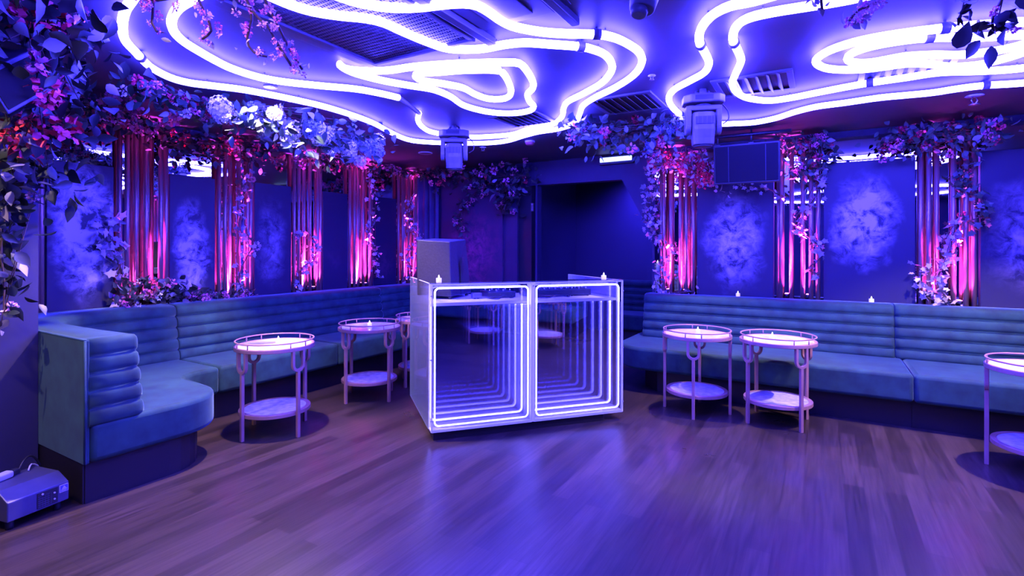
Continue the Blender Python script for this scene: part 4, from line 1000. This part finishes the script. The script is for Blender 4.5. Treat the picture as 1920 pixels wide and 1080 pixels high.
garland('narrow twig with small dark leaves left of the top right leaf branch', 'branch', [on_d(1830, -130, 1.74), on_d(1830, -60, 1.76), on_d(1815, 0, 1.84), on_d(1800, 25, 1.87), on_d(1795, 45, 1.88)], (.015, .015), 18, [], (.03, .05), 'leaf_big', name='blossom_sprig', seed=40, group='blossom sprigs hanging near the camera')
# vines on the rods
def vine(label, pts, n, seed, spread=.035, left=True, lm='leaf_pale', ls=(.04, .065), bl=4, key='blush'):
    f_ = (lambda x, y: on_v(x, y, V_L + .12)) if left else (lambda x, y: on_u(x, y, U_B - .12))
    garland(label, 'vine', [f_(x, y) for x, y in pts], (spread, spread * .9), n, [(key, bl, (.018, .03))], ls, lm, 'ivy', 'ivy_vine', seed=seed, group=G2)
vine('pale ivy hanging left of the first rod column', [(208, 410), (203, 440), (212, 470), (225, 500), (232, 530), (240, 570)], 95, 51, .045, ls=(.05, .085))
vine('pink lit ivy climbing the second rod column', [(470, 300), (455, 380), (448, 430), (462, 445), (474, 460), (455, 500), (448, 530), (458, 552)], 130, 52, ls=(.035, .06))
vine('pink lit ivy ring on the magenta column under the blooms', [(555, 442), (575, 436), (592, 460), (588, 490), (570, 500), (560, 520), (562, 545)], 80, 53, .025)
vine('ivy on the fourth rod column hanging to its right side', [(692, 330), (704, 385), (698, 420), (690, 445), (704, 470), (700, 490), (708, 520)], 90, 54, .03)
vine('dense ivy on the far corner column behind the loudspeaker', [(776, 365), (765, 400), (772, 430), (786, 445), (762, 480), (772, 505), (762, 530)], 170, 55, .04, ls=(.035, .06))
vine('pale ivy trailing beside the right hand alcove edge', [(1222, 320), (1218, 360), (1212, 400), (1222, 425), (1240, 450), (1250, 475), (1242, 505), (1238, 530)], 150, 56, .045, False, ls=(.04, .07))
vine('small ivy tuft along the bench top at the ivy draped column', [(1235, 545), (1265, 548), (1300, 545)], 34, 57, .02, False, ls=(.03, .05), bl=0)
vine('ivy zigzag on the column beside the hanging loudspeaker', [(1545, 300), (1535, 355), (1515, 385), (1494, 402), (1492, 425), (1512, 440), (1540, 465), (1535, 485), (1515, 502), (1536, 515)], 95, 58, .03, False)
vine('ivy strand hanging from the loudspeaker corner towards the column', [(1385, 345), (1410, 350), (1440, 352), (1462, 365)], 34, 59, .02, False, ls=(.03, .05), bl=0)
vine('dark ivy loop on the upper right edge column', [(1825, 300), (1800, 325), (1812, 355), (1845, 375), (1842, 400), (1815, 412)], 110, 60, .035, False, 'leaf', (.04, .065), 6, 'red')
vine('bright pink lit ivy down the middle of the right edge column', [(1795, 415), (1785, 445), (1780, 480), (1765, 500), (1758, 530), (1775, 555)], 90, 61, .035, False, ls=(.04, .07))
vine('ivy tuft on the bench top at the right edge column', [(1728, 500), (1730, 535), (1745, 558), (1785, 562)], 60, 62, .03, False, ls=(.04, .06))
# flowers lying along the bench top
garland('bed of dark leaves and magenta flowers on the left bench top below the first column', 'foliage', [on_v(235, 560, -4.70), on_v(275, 548, -4.70), on_v(320, 548, -4.72), on_v(370, 555, -4.74)], (.06, .055), 230, [('pink', 16, (.025, .045)), ('red', 4, (.03, .042)), ('cream', 8, (.02, .035))], (.05, .085), 'leaf_big', seed=71, group=G1, hang=-.3, stem=False)
garland('low strip of small pink flowers on the left bench top before the second column', 'foliage', [on_v(380, 557, -4.74), on_v(420, 554, -4.74), on_v(470, 551, -4.76)], (.03, .018), 110, [('pink', 14, (.018, .03))], (.03, .05), seed=72, group=G1, hang=-.3, stem=False)
# angled loudspeaker tucked in the near cascade
o_ = on_d(16, 219, 2.10); e1 = on_d(106, 167, 2.32) - o_; e2 = on_d(-90, 185, 2.25) - o_
e3 = e1.cross(e2).normalized(); e3 = e3 if e3.z > 0 else -e3; e3 = e3 * .17
t = thing('loudspeaker', 'blue lit angled loudspeaker tucked into the leafy cascade at the left edge', 'loudspeaker', o_, 0)
obj('cabinet', MB().hexa([Vector((0, 0, 0)), e1, e1 + e2, e2], [e3, e1 + e3, e1 * .9 + e2 * .9 + e3, e2 + e3]), M['fog'], t, bevel=.006)
gq = e1.normalized() * .012; gr = e2.normalized() * .012; gn = -e2.normalized() * .004
obj('grille', MB().hexa([gq + gn + e3 * .1, e1 - gq + gn + e3 * .1, e1 - gq + e3 * .1 - gn, gq - gn + e3 * .1], [gq + gn + e3 * .9, e1 - gq + gn + e3 * .9, e1 - gq - gn + e3 * .9, gq - gn + e3 * .9]), M['grille'], t)
bc = (e1 + e2) * .5 + e3 * .9
obj('bracket', MB().tube([bc, Vector((bc.x, bc.y, ZC - o_.z))], .010, 8), M['black'], t)

# pillar seen only in the booth front
room('wall_pillar', 1.05 * VX + .74 * VY - .10, 1.05 * VX + .74 * VY + .10, 1.05 * UX + .74 * UY - .10, 1.05 * UX + .74 * UY + .10, 0, ZC, M['wall']) if False else None

# ------------------------------------------------------------------ lights
def downlight(p, label, power, size, target=None, col=(1.0, .68, .70), blend=.35, soft=.022):
    t = thing('downlight', label, 'ceiling light', (p[0], p[1], ZC), 0, 'warm ceiling downlights')
    obj('bezel', MB().lathe([(.030, -.001), (.042, -.001), (.044, -.006), (.030, -.008)], 24, cap=False), M['white'], t)
    obj('lens', MB().lathe([(.0005, -.003), (.030, -.003), (.030, -.001), (.0005, -.001)], 24, cap=False), M['lens_warm'], t)
    li = bpy.data.lights.new('downlight_beam', 'SPOT'); li.energy = power; li.color = col; li.spot_size = size; li.spot_blend = blend; li.shadow_soft_size = soft
    lo = bpy.data.objects.new('downlight_beam', li); COL.objects.link(lo); lo.parent = t; lo.location = (0, 0, -.012)
    if target is not None:
        d = Vector(target) - Vector((p[0], p[1], ZC)); lo.rotation_euler = d.to_track_quat('-Z', 'Y').to_euler()
    return t
R_ = math.radians
c1 = W(2.369, -3.36); c4 = W(4.405, -.878); c6 = Vector((3.064, 3.024, 0))
downlight((c1.x + .10, c1.y - .30), 'downlight over the side table nearest the arm bench', 460, R_(110), (c1.x, c1.y - .1, 0))
downlight((c4.x + .08, c4.y + .14), 'downlight over the left table of the close pair', 210, R_(76), (c4.x, c4.y, 0))
downlight((c6.x + .1, c6.y + .0), 'downlight over the table at the right edge', 430, R_(108), (c6.x, c6.y, 0))
c7 = W(.20, -3.22)
downlight((c7.x, c7.y), 'downlight in front of the pier over the fog machine', 120, R_(70), W(1.18, -3.55, .45))
downlight((-1.25, 1.0), 'added downlight out of view above, put in to brighten the blossom sprigs', 90, R_(150), (-1.1, 1.3, 0))  # added lamp, unseen, there to brighten the sprigs
ca = W(7.3, -2.25)
t = thing('alcove_light', 'blue light inside the alcove ceiling, hidden behind the lintel', 'ceiling light', (ca.x, ca.y, ZC), RZ)
obj('housing', MB().box(-.06, .06, -.03, .03, -.03, 0), M['black'], t)
obj('lens', MB().box(-.05, .05, -.022, .022, -.033, -.0305), M['tube'], t)
li = bpy.data.lights.new('alcove_beam', 'SPOT'); li.energy = 200; li.color = (.05, .03, 1); li.spot_size = R_(150); li.spot_blend = .9; li.shadow_soft_size = .04
lo = bpy.data.objects.new('alcove_beam', li); COL.objects.link(lo); lo.parent = t; lo.location = (0, 0, -.045); lo.rotation_euler = (R_(25), 0, 0)

wd = bpy.data.worlds.new('night'); S.world = wd; wd.use_nodes = True
wd.node_tree.nodes['Background'].inputs['Color'].default_value = (.01, .008, .05, 1); wd.node_tree.nodes['Background'].inputs['Strength'].default_value = .3

S.view_settings.view_transform = 'Standard'; S.view_settings.look = 'None'; S.view_settings.gamma = 1; S.view_settings.use_curve_mapping = False
S.view_settings.exposure = 0.0
cy = S.cycles
cy.max_bounces = 20; cy.glossy_bounces = 16; cy.diffuse_bounces = 4; cy.transparent_max_bounces = 24; cy.transmission_bounces = 8
cy.use_denoising = True; cy.sample_clamp_indirect = 8.0; cy.caustics_reflective = False; cy.caustics_refractive = False
try: cy.use_light_tree = True
except Exception: pass
